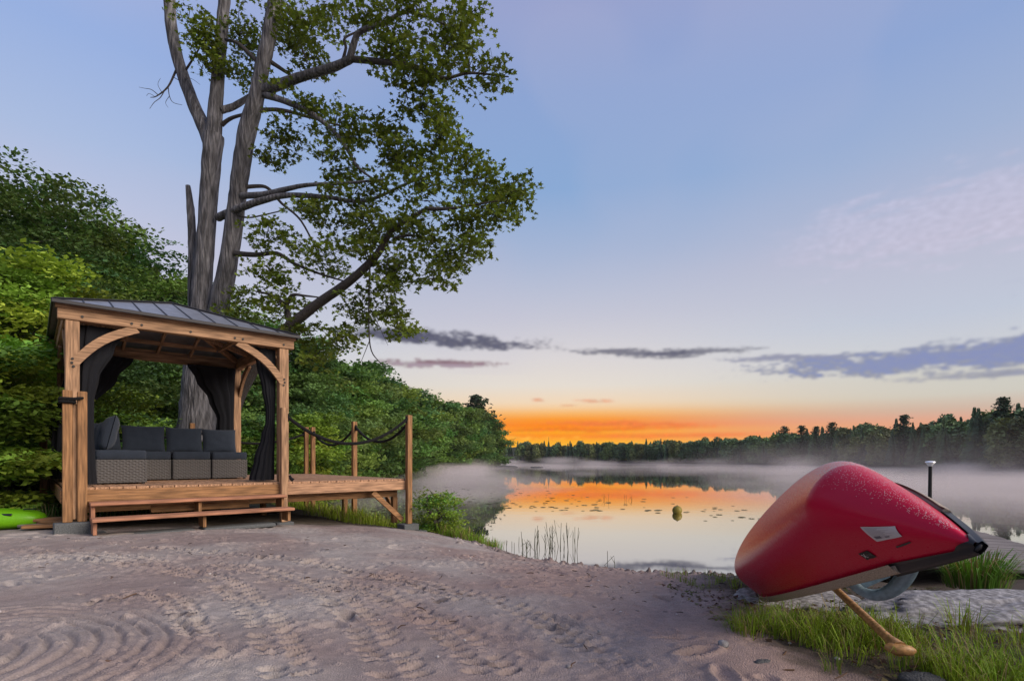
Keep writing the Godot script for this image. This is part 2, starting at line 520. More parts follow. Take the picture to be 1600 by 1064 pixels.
func make_ground() -> void:
	for j in NZ:
		for i in NX:
			near_s.append(to_shore(Vector2(-8.0 + i * NS, 0.5 + j * NS)))
	g_noise.seed = 5
	g_noise.frequency = 1.0
	g_noise.fractal_octaves = 3
	# relief of the beach: tyre prints, grooves, footprints, crumbs
	var hh := PackedFloat32Array()
	hh.resize(GNX * GND)
	var r := RandomNumberGenerator.new()
	r.seed = 77
	for j in GND:
		var d := GD0 + j * GS
		for i in GNX:
			var x := GX0 + i * GS
			var v := 0.03 * g_noise.get_noise_2d(x * 0.7, d * 0.7) + 0.008 * g_noise.get_noise_2d(x * 3.4 + 9.0, d * 3.4)
			var rough := clampf(g_noise.get_noise_2d(x * 0.9 + 30.0, d * 1.3) * 2.2 + 0.35, 0.0, 1.0)
			v += 0.011 * rough * g_noise.get_noise_2d(x * 13.0, d * 13.0)
			# curved drag grooves at the left
			if x < -1.0 and d < 3.9:
				var q := Vector2(x + 2.62, d - 2.22)
				var rad := q.length() * (1.0 + 0.02 * g_noise.get_noise_2d(x * 1.5, d * 1.5))
				if rad > 0.2 and rad < 1.25:
					var keep := smoothstep(0.2, 0.3, rad) * (1.0 - smoothstep(1.02, 1.25, rad)) * clampf(0.9 + 0.9 * g_noise.get_noise_2d(x * 1.6 + 4.0, d * 1.6), 0.25, 1.0)
					var gap := absf(fposmod(rad, 0.096) - 0.048)
					v += keep * (-0.024 * exp(-pow(gap / 0.013, 2.0)) + 0.006 * exp(-pow((gap - 0.030) / 0.013, 2.0)))
			# rake lines at the right
			if x > -1.4 and d > 3.2 and d < 5.6:
				var w := (d - 0.55 * x) * 1.0 + 0.08 * g_noise.get_noise_2d(x, d)
				var keep2 := clampf(g_noise.get_noise_2d(x * 0.8 - 20.0, d * 0.8) * 3.0, 0.0, 1.0)
				v += 0.005 * keep2 * sin(TAU * w / 0.062)
			hh[j * GNX + i] = v
	var damp_shade := PackedFloat32Array()   # painted shade of the tyre prints, dark clods and damp sand
	damp_shade.resize(GNX * GND)
	# tyre tracks: line, width, depth, lugs across, spacing
	var tracks := [
		[[Vector2(-3.900, 5.600), Vector2(-3.045, 5.442), Vector2(-2.269, 5.152), Vector2(-1.571, 4.712), Vector2(-1.011, 4.246), Vector2(-0.644, 3.864), Vector2(-0.378, 3.529)], 0.20, 0.044, 2, 0.095],
		[[Vector2(-2.862, 4.493), Vector2(-2.400, 4.200), Vector2(-1.844, 3.645), Vector2(-1.406, 3.067), Vector2(-1.097, 2.559), Vector2(-0.936, 2.247)], 0.26, 0.036, 2, 0.095],
		[[Vector2(-2.703, 4.830), Vector2(-1.912, 4.342), Vector2(-1.311, 3.733), Vector2(-0.894, 3.129), Vector2(-0.620, 2.602), Vector2(-0.468, 2.247)], 0.28, 0.038, 2, 0.10],
		[[Vector2(-1.533, 4.293), Vector2(-0.992, 3.788), Vector2(-0.582, 3.261), Vector2(-0.261, 2.740), Vector2(-0.067, 2.247)], 0.26, 0.038, 2, 0.095],
		[[Vector2(-1.070, 4.493), Vector2(-0.533, 4.067), Vector2(0.000, 3.404), Vector2(0.304, 2.841), Vector2(0.450, 2.363)], 0.22, 0.034, 2, 0.09],
		[[Vector2(-4.454, 4.922), Vector2(-4.062, 5.018), Vector2(-3.464, 4.770), Vector2(-3.131, 4.655)], 0.45, 0.026, 4, 0.09],
		[[Vector2(-2.578, 3.331), Vector2(-2.586, 3.561), Vector2(-2.430, 3.645), Vector2(-2.062, 3.331), Vector2(-1.599, 2.740)], 0.20, 0.028, 2, 0.085]]
	for t in tracks:
		var p := curve(t[0].map(func(a): return Vector3(a.x, 0, a.y)), 40)
		var run := 0.0
		var next := 0.0
		for i in p.size() - 1:
			var step: float = p[i].distance_to(p[i + 1])
			run += step
			if run < next:
				continue
			next = run + t[4]
			var dir := Vector2(p[i + 1].x - p[i].x, p[i + 1].z - p[i].z).normalized()
			var across := Vector2(-dir.y, dir.x)
			var n: int = t[3]
			for m in n:
				if r.randf() < 0.10:
					continue
				var sd: float = (m + 0.5) / n * 2.0 - 1.0
				var c: Vector2 = Vector2(p[i].x, p[i].z) + across * (sd * t[1] * 0.5 + r.randf_range(-0.009, 0.009)) + dir * ((0.5 if m % 2 else 0.0) * t[4] + r.randf_range(-0.008, 0.008))
				dent(hh, c, across.rotated(0.35 * signf(sd) + r.randf_range(-0.18, 0.18)), t[1] / n * 0.40, r.randf_range(0.022, 0.029), t[2] * r.randf_range(1.0, 1.7), t[2] * 0.22)
				for q in 1:   # crumbs thrown up beside the lug
					dent(hh, c + Vector2(r.randfn(), r.randfn()) * 0.05, Vector2.from_angle(r.randf_range(0, TAU)), r.randf_range(0.008, 0.020), r.randf_range(0.007, 0.015), -r.randf_range(0.002, 0.009), 0.0)
				dent(damp_shade, c, across, 0.09, 0.05, -r.randf_range(0.2, 0.5), 0.0)  # darkens the prints: damp sand plus painted shade of the pits
	for k in 260:   # footprints and scuffs
		var c := Vector2(r.randf_range(-6.5, 3.0), r.randf_range(2.2, 7.2))
		if c.x > 1.1 and c.y < 4.6 or (c.x < -1.8 and c.y < 3.6):
			continue
		var a := r.randf_range(0, TAU)
		dent(hh, c, Vector2.from_angle(a), r.randf_range(0.03, 0.12), r.randf_range(0.02, 0.05), r.randf_range(0.010, 0.036), r.randf_range(0.004, 0.018))
	for k in 2600:   # crumbs of turned sand
		var c := Vector2(r.randf_range(-5.2, -2.2), r.randf_range(4.3, 5.3))
		if k % 3 == 1:
			c = Vector2(r.randf_range(-2.6, 0.9), r.randf_range(2.3, 4.6))
		elif k % 3 == 2:
			c = Vector2(r.randf_range(-0.9, 2.6), r.randf_range(5.0, 6.3))
		dent(hh, c, Vector2.from_angle(r.randf_range(0, TAU)), r.randf_range(0.010, 0.034), r.randf_range(0.008, 0.024), -r.randf_range(0.003, 0.015), 0.0)
	for k in 420:   # dark clods along the water's edge
		var a := 11 + r.randi() % 6
		var q := shore[a].lerp(shore[a + 1], r.randf())
		var c := q + Vector2(r.randf_range(-0.35, 0.1), -absf(r.randfn(0.0, 0.35)) - 0.12)
		dent(hh, c, Vector2.from_angle(r.randf_range(0, TAU)), r.randf_range(0.015, 0.06), r.randf_range(0.012, 0.04), -r.randf_range(0.008, 0.04), 0.0)
		dent(damp_shade, c, Vector2.RIGHT, 0.08, 0.06, -r.randf_range(0.3, 0.8), 0.0)
	# the sheet: fine over the beach, coarse out to the horizon
	var xs := []
	var ds := []
	for v in [-300, -240, -190, -160, -135, -110, -90, -75, -64, -54, -46, -40, -35, -31, -28, -25, -22.5, -20.5, -18.5, -17, -15.5, -14.2, -13, -12, -11, -10.2, -9.5, -8.9, -8.4, -8.0, -7.7, -7.45, -7.3]:
		xs.append(float(v))
	for i in GNX:
		xs.append(GX0 + i * GS)
	for v in [3.46, 3.54, 3.65, 3.8, 4.0, 4.3, 4.6, 5.0, 5.5, 6.0, 6.6, 7.3, 8.2, 9.2, 10.4, 12, 14, 16.5, 19, 22, 26, 30, 34, 38, 42, 46, 50, 54, 57, 60, 63, 66, 70, 76, 85, 100, 130, 160, 200, 250, 300]:
		xs.append(float(v))
	for v in [-60, -30, -15, -8, -4, -1.5, 0, 0.8, 1.3, 1.55, 1.66]:
		ds.append(float(v))
	for i in GND:
		ds.append(GD0 + i * GS)
	for v in [10.72, 10.8, 10.95, 11.15, 11.4, 11.7, 12.0, 12.4, 12.9, 13.4, 14, 14.7, 15.5, 16.4, 17.5, 19, 21, 23, 26, 29, 33, 37, 42, 48, 54, 60, 67, 75, 84, 93, 101, 108, 112, 116, 121, 127, 135, 145, 156, 166, 176, 186, 196, 206, 216, 226, 240, 255, 270, 290, 310, 330]:
		ds.append(float(v))
	var nx := xs.size()
	var nd := ds.size()
	var verts := PackedVector3Array()
	var cols := PackedColorArray()
	verts.resize(nx * nd)
	cols.resize(nx * nd)
	var i_first := 33
	var j_first := 11
	for j in nd:
		var d: float = ds[j]
		var jj := j - j_first
		for i in nx:
			var x: float = xs[i]
			var ii := i - i_first
			var close := ii >= 0 and ii < GNX and jj >= 0 and jj < GND
			var s := shore_near(x, d) if close else to_shore(Vector2(x, d))
			var h := land(x, d, s)
			var n1 := g_noise.get_noise_2d(x * 0.55 + 70.0, d * 0.55)
			var n2 := g_noise.get_noise_2d(x * 5.0 + 7.0, d * 5.0)
			var dark_mask := 0.0
			if close:
				dark_mask = clampf(damp_shade[jj * GNX + ii], 0.0, 1.0)
				var edge := smoothstep(0.0, 0.5, minf(minf(x - GX0, GX0 + (GNX - 1) * GS - x), d - GD0)) * smoothstep(-0.05, 0.5, s)
				h += hh[jj * GNX + ii] * edge
			elif s > 0.0:
				h += minf(s * 0.1, 0.25) * g_noise.get_noise_2d(x * 0.3, d * 0.3)
			var n3 := g_noise.get_noise_2d(x * 17.0, d * 17.0)
			var c := Color(0.43, 0.385, 0.355).lerp(Color(0.335, 0.268, 0.245), clampf(0.5 + n1 * 1.4, 0, 1))
			c = c.lerp(Color(0.39, 0.285, 0.25), 0.75 * smoothstep(-1.5, 1.0, x + 1.2 * n1))
			c = c * (1.0 + 0.16 * n2 + 0.14 * n3)
			c = c.lerp(Color(0.145, 0.118, 0.112) * (1.0 + 0.2 * n3), 0.75 * smoothstep(0.45, 0.75, dark_mask * 0.75 + 0.75 * g_noise.get_noise_2d(x * 7.0 - 40.0, d * 7.0)))  # clods, damp sand and the prints' shade go into the colour
			# wet edge, earth under the deck and the trees, soil at the right
			c = c.lerp(Color(0.16, 0.125, 0.11), (1.0 - smoothstep(0.10, 0.55, s + 0.25 * n2)) * 0.7)
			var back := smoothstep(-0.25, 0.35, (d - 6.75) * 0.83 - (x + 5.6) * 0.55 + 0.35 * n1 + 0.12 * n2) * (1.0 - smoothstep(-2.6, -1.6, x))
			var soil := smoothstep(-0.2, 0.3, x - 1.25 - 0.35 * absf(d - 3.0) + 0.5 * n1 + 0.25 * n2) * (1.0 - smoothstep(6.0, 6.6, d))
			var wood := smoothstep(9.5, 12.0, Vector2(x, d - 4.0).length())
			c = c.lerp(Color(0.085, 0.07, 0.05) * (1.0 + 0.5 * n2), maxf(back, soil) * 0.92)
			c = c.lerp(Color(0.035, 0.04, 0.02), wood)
			c.a = 1.0
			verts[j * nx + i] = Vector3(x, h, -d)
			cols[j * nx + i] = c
	var norms := PackedVector3Array()
	norms.resize(nx * nd)
	var index := PackedInt32Array()
	for j in nd:
		var ja := maxi(j - 1, 0)
		var jb := mini(j + 1, nd - 1)
		for i in nx:
			var a := verts[j * nx + mini(i + 1, nx - 1)] - verts[j * nx + maxi(i - 1, 0)]
			var b := verts[jb * nx + i] - verts[ja * nx + i]
			norms[j * nx + i] = a.cross(b).normalized()
			if i < nx - 1 and j < nd - 1:
				var k := j * nx + i
				index.append_array([k, k + nx, k + 1, k + 1, k + nx, k + nx + 1])
	var arr := []
	arr.resize(Mesh.ARRAY_MAX)
	arr[Mesh.ARRAY_VERTEX] = verts
	arr[Mesh.ARRAY_NORMAL] = norms
	arr[Mesh.ARRAY_COLOR] = cols
	arr[Mesh.ARRAY_INDEX] = index
	var mesh := ArrayMesh.new()
	mesh.add_surface_from_arrays(Mesh.PRIMITIVE_TRIANGLES, arr)
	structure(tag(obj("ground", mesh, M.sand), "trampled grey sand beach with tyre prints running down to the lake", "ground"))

func make_lake() -> void:
	var st := begin()
	var p := []
	for v in shore:
		p.append(v)
	# a level sheet reaching under the banks
	quad(st, Vector3(-120, 0, -6.0), Vector3(-120, 0, -260), Vector3(110, 0, -260), Vector3(110, 0, -6.0))
	structure(tag(obj("lake", done(st), M.lake_water), "calm misty lake mirroring the orange sunrise sky", "lake"))

# ---------- rocks ----------
func boulder(called: String, label: String, at: Vector3, size: Vector3, turn: float, sd: int, m: Material, cat := "rock", res := 22) -> void:
	var n := FastNoiseLite.new()
	n.seed = sd
	n.frequency = 1.0
	n.fractal_octaves = 4
	var st := begin()
	st.set_smooth_group(1)
	var g := []
	for j in res + 1:
		var row := []
		var th := PI * j / res
		for i in res * 2 + 1:
			var ph := TAU * (i % (res * 2)) / (res * 2)
			var v := Vector3(sin(th) * cos(ph), cos(th), sin(th) * sin(ph))
			# flatten like a worn slab
			v.y = signf(v.y) * pow(absf(v.y), 0.7)
			var f := 1.0 + 0.26 * n.get_noise_3dv(v * 1.1) + 0.09 * n.get_noise_3dv(v * 4.0) + 0.035 * n.get_noise_3dv(v * 11.0)
			row.append(v * size * f)
		g.append(row)
	sheet(st, g)
	var o := obj(called, done(st), m)
	o.position = at
	o.rotation.y = turn
	tag(o, label, cat)

func make_rocks() -> void:
	boulder("granite_ledge", "long lichen grey granite ledge below the big grass tuft", Vector3(3.2, 0.475, -3.32), Vector3(1.2, 0.13, 0.36), 0.08, 3, M.granite, "rock", 40)
	boulder("granite_ledge", "low grey granite hump under the red canoe's gunwale", Vector3(2.0, 0.41, -3.75), Vector3(0.45, 0.11, 0.4), 0.3, 8, M.granite, "rock", 40)
	boulder("granite_ledge", "grey rock under the far end of the red canoe", Vector3(2.85, 0.22, -5.4), Vector3(0.6, 0.2, 0.5), 0.9, 14, M.granite, "rock", 30)
	boulder("stone", "small dark oval stone on the sand beside the grass", Vector3(1.33, 0.56, -2.47) + Vector3(-0.2, -0.03, 0.05), Vector3(0.045, 0.02, 0.022), 0.2, 21, M.dark_stone, "stone", 10)
	boulder("stone", "black flat stone just below the paddle grip", Vector3(1.67, 0.545, -2.19), Vector3(0.085, 0.034, 0.05), -0.1, 22, M.dark_stone, "stone", 12)
	boulder("stone", "little reddish stone by the grass edge next to the dark oval stone", Vector3(1.03, 0.55, -2.62), Vector3(0.026, 0.02, 0.024), 0.5, 25, M.granite, "stone", 8)
	boulder("skerry", "flat dark rock lying in the water off the wooded point", Vector3(-1.0, 0.02, -100.0), Vector3(2.2, 0.3, 0.8), 0.0, 31, M.dark_stone, "rock", 10)
	boulder("skerry", "low dark rock farther out from the wooded point", Vector3(4.5, 0.0, -98.0), Vector3(1.2, 0.16, 0.5), 0.0, 32, M.dark_stone, "rock", 10)

# ---------- trees ----------
func leaf_clump(n: int, spread: float, size: float, sd: int) -> ArrayMesh:   # a spray of loose leaves, each a folded rhomb
	var r := RandomNumberGenerator.new()
	r.seed = sd
	var st := begin()
	st.set_smooth_group(0xFFFFFFFF)
	for i in n:
		var a := r.randf_range(0, TAU)
		var q := sqrt(r.randf()) * spread
		var c := Vector3(cos(a) * q, r.randf_range(-0.22, 0.22) * spread, sin(a) * q)
		var b := Basis.from_euler(Vector3(r.randf_range(-0.7, 0.7), r.randf_range(0, TAU), r.randf_range(-0.7, 0.7)))
		var s := size * r.randf_range(0.7, 1.25)
		var p0 := c + b * Vector3(0, 0, -s * 0.55)
		var p1 := c + b * Vector3(s * 0.38, -s * 0.1, 0)
		var p2 := c + b * Vector3(0, 0, s * 0.55)
		var p3 := c + b * Vector3(-s * 0.38, -s * 0.1, 0)
		tri(st, p0, p1, p2)
		tri(st, p0, p2, p3)
	return done(st)

func maple_leaf(size: float) -> ArrayMesh:
	var st := begin()
	st.set_smooth_group(0xFFFFFFFF)
	var rim := []
	for k in 11:
		var a := -PI * 0.5 + TAU * (k + 0.5) / 11.0 + PI
		var l: float = [0.45, 0.9, 0.42, 0.95, 0.48, 1.0, 0.48, 0.95, 0.42, 0.9, 0.45][k]
		rim.append(Vector3(cos(a) * l, -0.16 * absf(cos(a)) * l, sin(a) * l) * size * 0.62)
	for k in 11:
		tri(st, Vector3(0, 0.0, 0), rim[k], rim[(k + 1) % 11])
	return done(st)

func multi(called: String, mesh: Mesh, m: Material, where: Array, tints: PackedColorArray, parent: Node) -> MultiMeshInstance3D:
	var mm := MultiMesh.new()
	mm.transform_format = MultiMesh.TRANSFORM_3D
	mm.use_colors = true
	mm.mesh = mesh
	mm.instance_count = where.size()
	for i in where.size():
		mm.set_instance_transform(i, where[i])
		mm.set_instance_color(i, tints[i])
	var o := MultiMeshInstance3D.new()
	o.multimesh = mm
	o.material_override = m
	if parent:
		o.name = called
		parent.add_child(o, true)
	else:
		o.name = numbered(called)
		add_child(o)
	o.set_meta("kind", "stuff")
	return o

var clumps := []

# a leafy tree: tapered trunk with limbs; the crown is many flat boughs of leaf sprays
func leafy_tree(called: String, h: float, rad: float, boughs: int, per: int, green: Color, sd: int, low := 0.12, scale := 1.0, bark: Material = null) -> Node3D:
	var r := RandomNumberGenerator.new()
	r.seed = sd
	var t := Node3D.new()
	t.name = called
	var st := begin()
	var top := Vector3(r.randf_range(-0.3, 0.3), h * 0.93, r.randf_range(-0.3, 0.3))
	tube(st, curve([Vector3(0, -0.3, 0), Vector3(r.randf_range(-0.15, 0.15), h * 0.35, 0), top * Vector3(1, 0.7, 1), top], 4), ramp(h * 0.016 + 0.03, 0.02, 13), 7)
	var where := []
	var tints := PackedColorArray()
	for b in boughs:
		var f: float = (b + r.randf()) / boughs
		var y := lerpf(low, 1.0, pow(f, 0.9))
		var env := pow(sin(PI * clampf(0.16 + 0.84 * (1.0 - y), 0.0, 1.0) * 0.82 + 0.12), 0.75)   # crown width at that height
		var a := b * 2.4 + r.randf_range(-0.5, 0.5)
		var reach := rad * env * r.randf_range(0.55, 1.08)
		var end := Vector3(cos(a) * reach, y * h + r.randf_range(-0.25, 0.25), sin(a) * reach)
		var root := Vector3(0, maxf(0.2, y * h * 0.93 - reach * 0.35), 0)
		tube(st, [root, root.lerp(end, 0.55) + Vector3(0, 0.12 * reach, 0), end], [0.012 * h * 0.35 * (1.2 - y) + 0.012, 0.018, 0.007], 4, false)
		var shade := r.randf_range(0.62, 1.5)
		var yellow := r.randf_range(-0.14, 0.26)
		var spread := clampf(reach * 0.62, 0.4, 2.2)
		for k in per:
			var q := root.lerp(end, 0.45 + 0.6 * sqrt(r.randf()))
			var ra := r.randf_range(0, TAU)
			var rr := sqrt(r.randf()) * spread
			q += Vector3(cos(ra) * rr, r.randf_range(-0.1, 0.1) * spread - 0.10 * rr, sin(ra) * rr)
			var s := scale * r.randf_range(0.75, 1.25)
			where.append(Transform3D(Basis.from_euler(Vector3(r.randf_range(-0.3, 0.3), r.randf_range(0, TAU), r.randf_range(-0.3, 0.3))).scaled(Vector3(s, s, s)), q))
			var v := shade * r.randf_range(0.8, 1.2)
			tints.append(Color(green.r * v * (1.0 + 2.0 * yellow), green.g * v * (1.0 + 0.5 * yellow), green.b * v))
	obj("trunk", done(st), bark if bark else M.bark_dark, t)
	multi("crown", clumps[sd % clumps.size()], M.leaf, where, tints, t)
	return t

# one mesh crowns for trees far across the water
func far_leafy(h: float, rad: float, n: int, green: Color, sd: int) -> ArrayMesh:
	var r := RandomNumberGenerator.new()
	r.seed = sd
	var st := begin()
	st.set_smooth_group(0xFFFFFFFF)
	var balls := []
	for k in 16:
		var y := r.randf_range(0.18, 0.92)
		var env := pow(sin(PI * clampf(1.06 - y, 0, 1) * 0.85 + 0.1), 0.8) * rad
		var a := r.randf_range(0, TAU)
		balls.append([Vector3(cos(a) * env * 0.6, y * h, sin(a) * env * 0.6), rad * r.randf_range(0.32, 0.52), r.randf_range(0.6, 1.3)])
	for i in n:
		var b: Array = balls[i % balls.size()]
		var v := Vector3(r.randfn(), r.randfn() * 0.75, r.randfn()).normalized()
		var p: Vector3 = b[0] + v * b[1] * r.randf_range(0.6, 1.08)
		var s := rad * 0.088 * r.randf_range(0.6, 1.4)
		var q := Basis.from_euler(Vector3(r.randf_range(-1, 1), r.randf_range(0, TAU), r.randf_range(-1, 1)))
		var c: Color = green * (b[2] * r.randf_range(0.8, 1.2))
		c.a = 1.0
		st.set_color(c)
		tri(st, p + q * Vector3(-s, 0, -s * 0.6), p + q * Vector3(s, 0, -s * 0.5), p + q * Vector3(0.2 * s, 0.1 * s, s))
	return done(st)

func far_pine(h: float, rad: float, tiers: int, green: Color, sd: int, ragged: float) -> ArrayMesh:
	var r := RandomNumberGenerator.new()
	r.seed = sd
	var st := begin()
	st.set_smooth_group(0xFFFFFFFF)
	for k in tiers:
		var f := float(k) / (tiers - 1)
		var y := lerpf(0.12, 0.985, f) * h
		var w := rad * lerpf(1.0, 0.10, pow(f, 0.85 if ragged < 0.5 else 1.6)) * r.randf_range(1.0 - ragged * 0.6, 1.0 + ragged * 0.3)
		var arms := int(lerpf(9, 5, f))
		var phase := r.randf_range(0, TAU)
		for a in arms:
			var ang := phase + TAU * a / arms + r.randf_range(-0.25, 0.25)
			var out := Vector3(cos(ang), 0, sin(ang))
			var len := w * r.randf_range(0.7, 1.1)
			var droop := (-0.25 if ragged < 0.5 else 0.12) * len
			var c: Color = green * r.randf_range(0.65, 1.3)
			c.a = 1.0
			st.set_color(c)
			for m in 3:
				var g0 := float(m) / 3.0
				var o := Vector3(0, y, 0) + out * len * (0.1 + g0 * 0.6) + Vector3(0, droop * g0, 0)
				var tip := o + out * len * 0.42 + Vector3(0, droop * 0.4 + r.randf_range(-0.05, 0.05) * rad, 0)
				var sidev := out.cross(Vector3.UP) * len * (0.30 - 0.07 * m)
				tri(st, o - sidev, o + sidev + Vector3(0, 0.06 * rad, 0), tip)
				tri(st, o + Vector3(0, 0.14 * rad, 0), o - sidev * 0.5 - Vector3(0, 0.10 * rad, 0), tip)
	st.set_color(Color(0.04, 0.032, 0.028))
	tube(st, [Vector3(0, -0.4, 0), Vector3(0, h * 0.6, 0), Vector3(0, h, 0)], [h * 0.016, h * 0.011, 0.02], 5)
	return done(st)

# a tall pine: bare trunk with irregular flat pads of needles
func crowned_pine(h: float, rad: float, green: Color, sd: int) -> ArrayMesh:
	var r := RandomNumberGenerator.new()
	r.seed = sd
	var st := begin()
	st.set_smooth_group(0xFFFFFFFF)
	st.set_color(Color(0.04, 0.032, 0.028))
	for k in 22:
		var f := 0.22 + 0.77 * k / 21.0
		var a := k * 2.3 + r.randf_range(-0.6, 0.6)
		var wide := rad * lerpf(0.75, 0.30, pow(f, 2.0)) * r.randf_range(0.6, 1.15)
		var reach := rad * (1.0 - pow(f, 3.0)) * r.randf_range(0.15, 0.75)
		var c := Vector3(cos(a) * reach, f * h, sin(a) * reach)
		tube(st, [Vector3(0, f * h - 0.08 * h, 0), c], [0.07, 0.02], 3, false)
		st.set_smooth_group(0xFFFFFFFF)
		for i in 95:
			var v := Vector3(r.randfn(), r.randfn() * 0.42, r.randfn()) * 0.55
			var p := c + v * wide
			var s := rad * 0.085 * r.randf_range(0.6, 1.5)
			var q := Basis.from_euler(Vector3(r.randf_range(-0.8, 0.8), r.randf_range(0, TAU), r.randf_range(-0.8, 0.8)))
			var tint: Color = green * r.randf_range(0.6, 1.35)
			tint.a = 1.0
			st.set_color(tint)
			tri(st, p + q * Vector3(-s, 0, -s * 0.5), p + q * Vector3(s, 0, -s * 0.4), p + q * Vector3(0, 0.15 * s, s))
	st.set_color(Color(0.04, 0.032, 0.028))
	tube(st, [Vector3(0, -0.4, 0), Vector3(0.1, h * 0.55, 0), Vector3(0, h * 0.98, 0)], [h * 0.017, h * 0.012, 0.03], 6)
	return done(st)

func put_far(mesh: Mesh, called: String, at: Vector3, scale: Vector3, turn: float, label: String, cat: String, group: String) -> MeshInstance3D:
	var o := obj(called, mesh, M.needle)
	o.position = at
	o.rotation.y = turn
	o.scale = scale
	tag(o, label, cat, group)
	return o

func make_far_trees() -> void:
	var r := RandomNumberGenerator.new()
	r.seed = 99
	var leafy := []
	var pines := []
	for k in 5:
		leafy.append(far_leafy(7.0, 2.8, 5200, [Color(0.123, 0.203, 0.078), Color(0.150, 0.220, 0.074), Color(0.101, 0.176, 0.081), Color(0.167, 0.203, 0.078), Color(0.115, 0.185, 0.088)][k], 300 + k))
		pines.append(far_pine(7.6, 2.3, 24, [Color(0.088, 0.150, 0.078), Color(0.101, 0.167, 0.088), Color(0.078, 0.136, 0.078), Color(0.109, 0.167, 0.078), Color(0.088, 0.144, 0.088)][k], 320 + k, 0.25))
	var crowned := []
	for k in 3:
		crowned.append(crowned_pine(10.5, 2.4, Color(0.045, 0.08, 0.045), 340 + k))
	# right hand shore, then the far shore
	var line := [Vector2(50, 36), Vector2(58, 47), Vector2(62, 60), Vector2(65, 80), Vector2(65.5, 105), Vector2(64, 135), Vector2(61, 162), Vector2(41, 193), Vector2(10, 208), Vector2(-20, 219), Vector2(-50, 224)]
	for i in line.size() - 1:
		var a: Vector2 = line[i]
		var b: Vector2 = line[i + 1]
		var out := (b - a).normalized().orthogonal() * -1.0
		if out.dot(a - Vector2(10, 120)) < 0.0:
			out = -out
		var n := int(a.distance_to(b) / (2.5 if i < 6 else 2.6))
		for k in n:
			for row in (3 if i < 6 else 2):
				if i >= 6 and row == 1 and k % 2 == 1:
					continue
				var q := a.lerp(b, (k + r.randf_range(0.0, 1.0)) / n) + out * (row * 3.4 + r.randf_range(0.2, 2.4))
				var s := r.randf_range(0.72, 1.02) + row * 0.05 + (0.16 if i < 3 else 0.0)
				if i >= 6:
					s = r.randf_range(0.92, 1.12)
				var pine := r.randf() < (0.5 if i < 6 else 0.4)
				var y := 0.12 + row * 0.35
				var sc := Vector3(s * r.randf_range(0.85, 1.2), s, s * r.randf_range(0.85, 1.2))
				if i < 6:
					put_far((pines if pine else leafy)[r.randi() % 5], "conifer" if pine else "leafy_tree", Vector3(q.x, y, -q.y), sc, r.randf_range(0, TAU), "dark green conifer in the wood along the right hand shore" if pine else "round leafy tree in the wood along the right hand shore", "tree", "conifers along the right hand shore" if pine else "leafy trees along the right hand shore")
				else:
					put_far((pines if pine else leafy)[r.randi() % 5], "conifer" if pine else "leafy_tree", Vector3(q.x, y, -q.y), sc, r.randf_range(0, TAU), "dark conifer on the far shore under the orange sky" if pine else "dark leafy tree on the far shore under the orange sky", "tree", "conifers on the far shore" if pine else "leafy trees on the far shore")
	var tall := [[63.857, 72.0, 0.86, "tallest pine with a flat crown above the right hand shore wood"], [65.875, 93.0, 0.80, "pine standing above the wood midway along the right hand shore"], [64.667, 112.0, 0.80, "easternmost of the three ragged pines above the low shore wood"], [64.900, 118.0, 0.76, "slim pine among the ragged pines above the low shore wood"], [63.905, 122.0, 0.80, "middle ragged pine above the low shore wood beside the sunset glow"], [63.086, 128.0, 0.82, "ragged pine nearest the orange glow on the right hand shore"]]
	for k in tall.size():
		var e: Array = tall[k]
		put_far(crowned[k % 3], "tall_pine", Vector3(e[0] + 2.0, 0.6, -e[1]), Vector3(1, 1, 1) * e[2], k * 1.3, e[3], "tree", "tall pines above the shore woods")
	# two thin masts beyond the far shore
	for k in 2:
		var st := begin()
		tube(st, [Vector3(0, 0, 0), Vector3(0, 10.2 + k * 2.2, 0)], [0.14, 0.07], 5)
		for q in 6:
			box(st, Transform3D(Basis.from_euler(Vector3(0, q * 0.6, 0.7 if q % 2 else -0.7)), Vector3(0, 2.0 + q * 1.5, 0)), Vector3(0.5, 0.05, 0.05))
		var o := obj("radio_mast", done(st), M.pole_paint)
		o.position = Vector3(16.0 + k * 1.9, 0, -262.0)
		tag(o, ["shorter thin mast above the far treeline", "taller thin mast above the far treeline"][k], "mast")

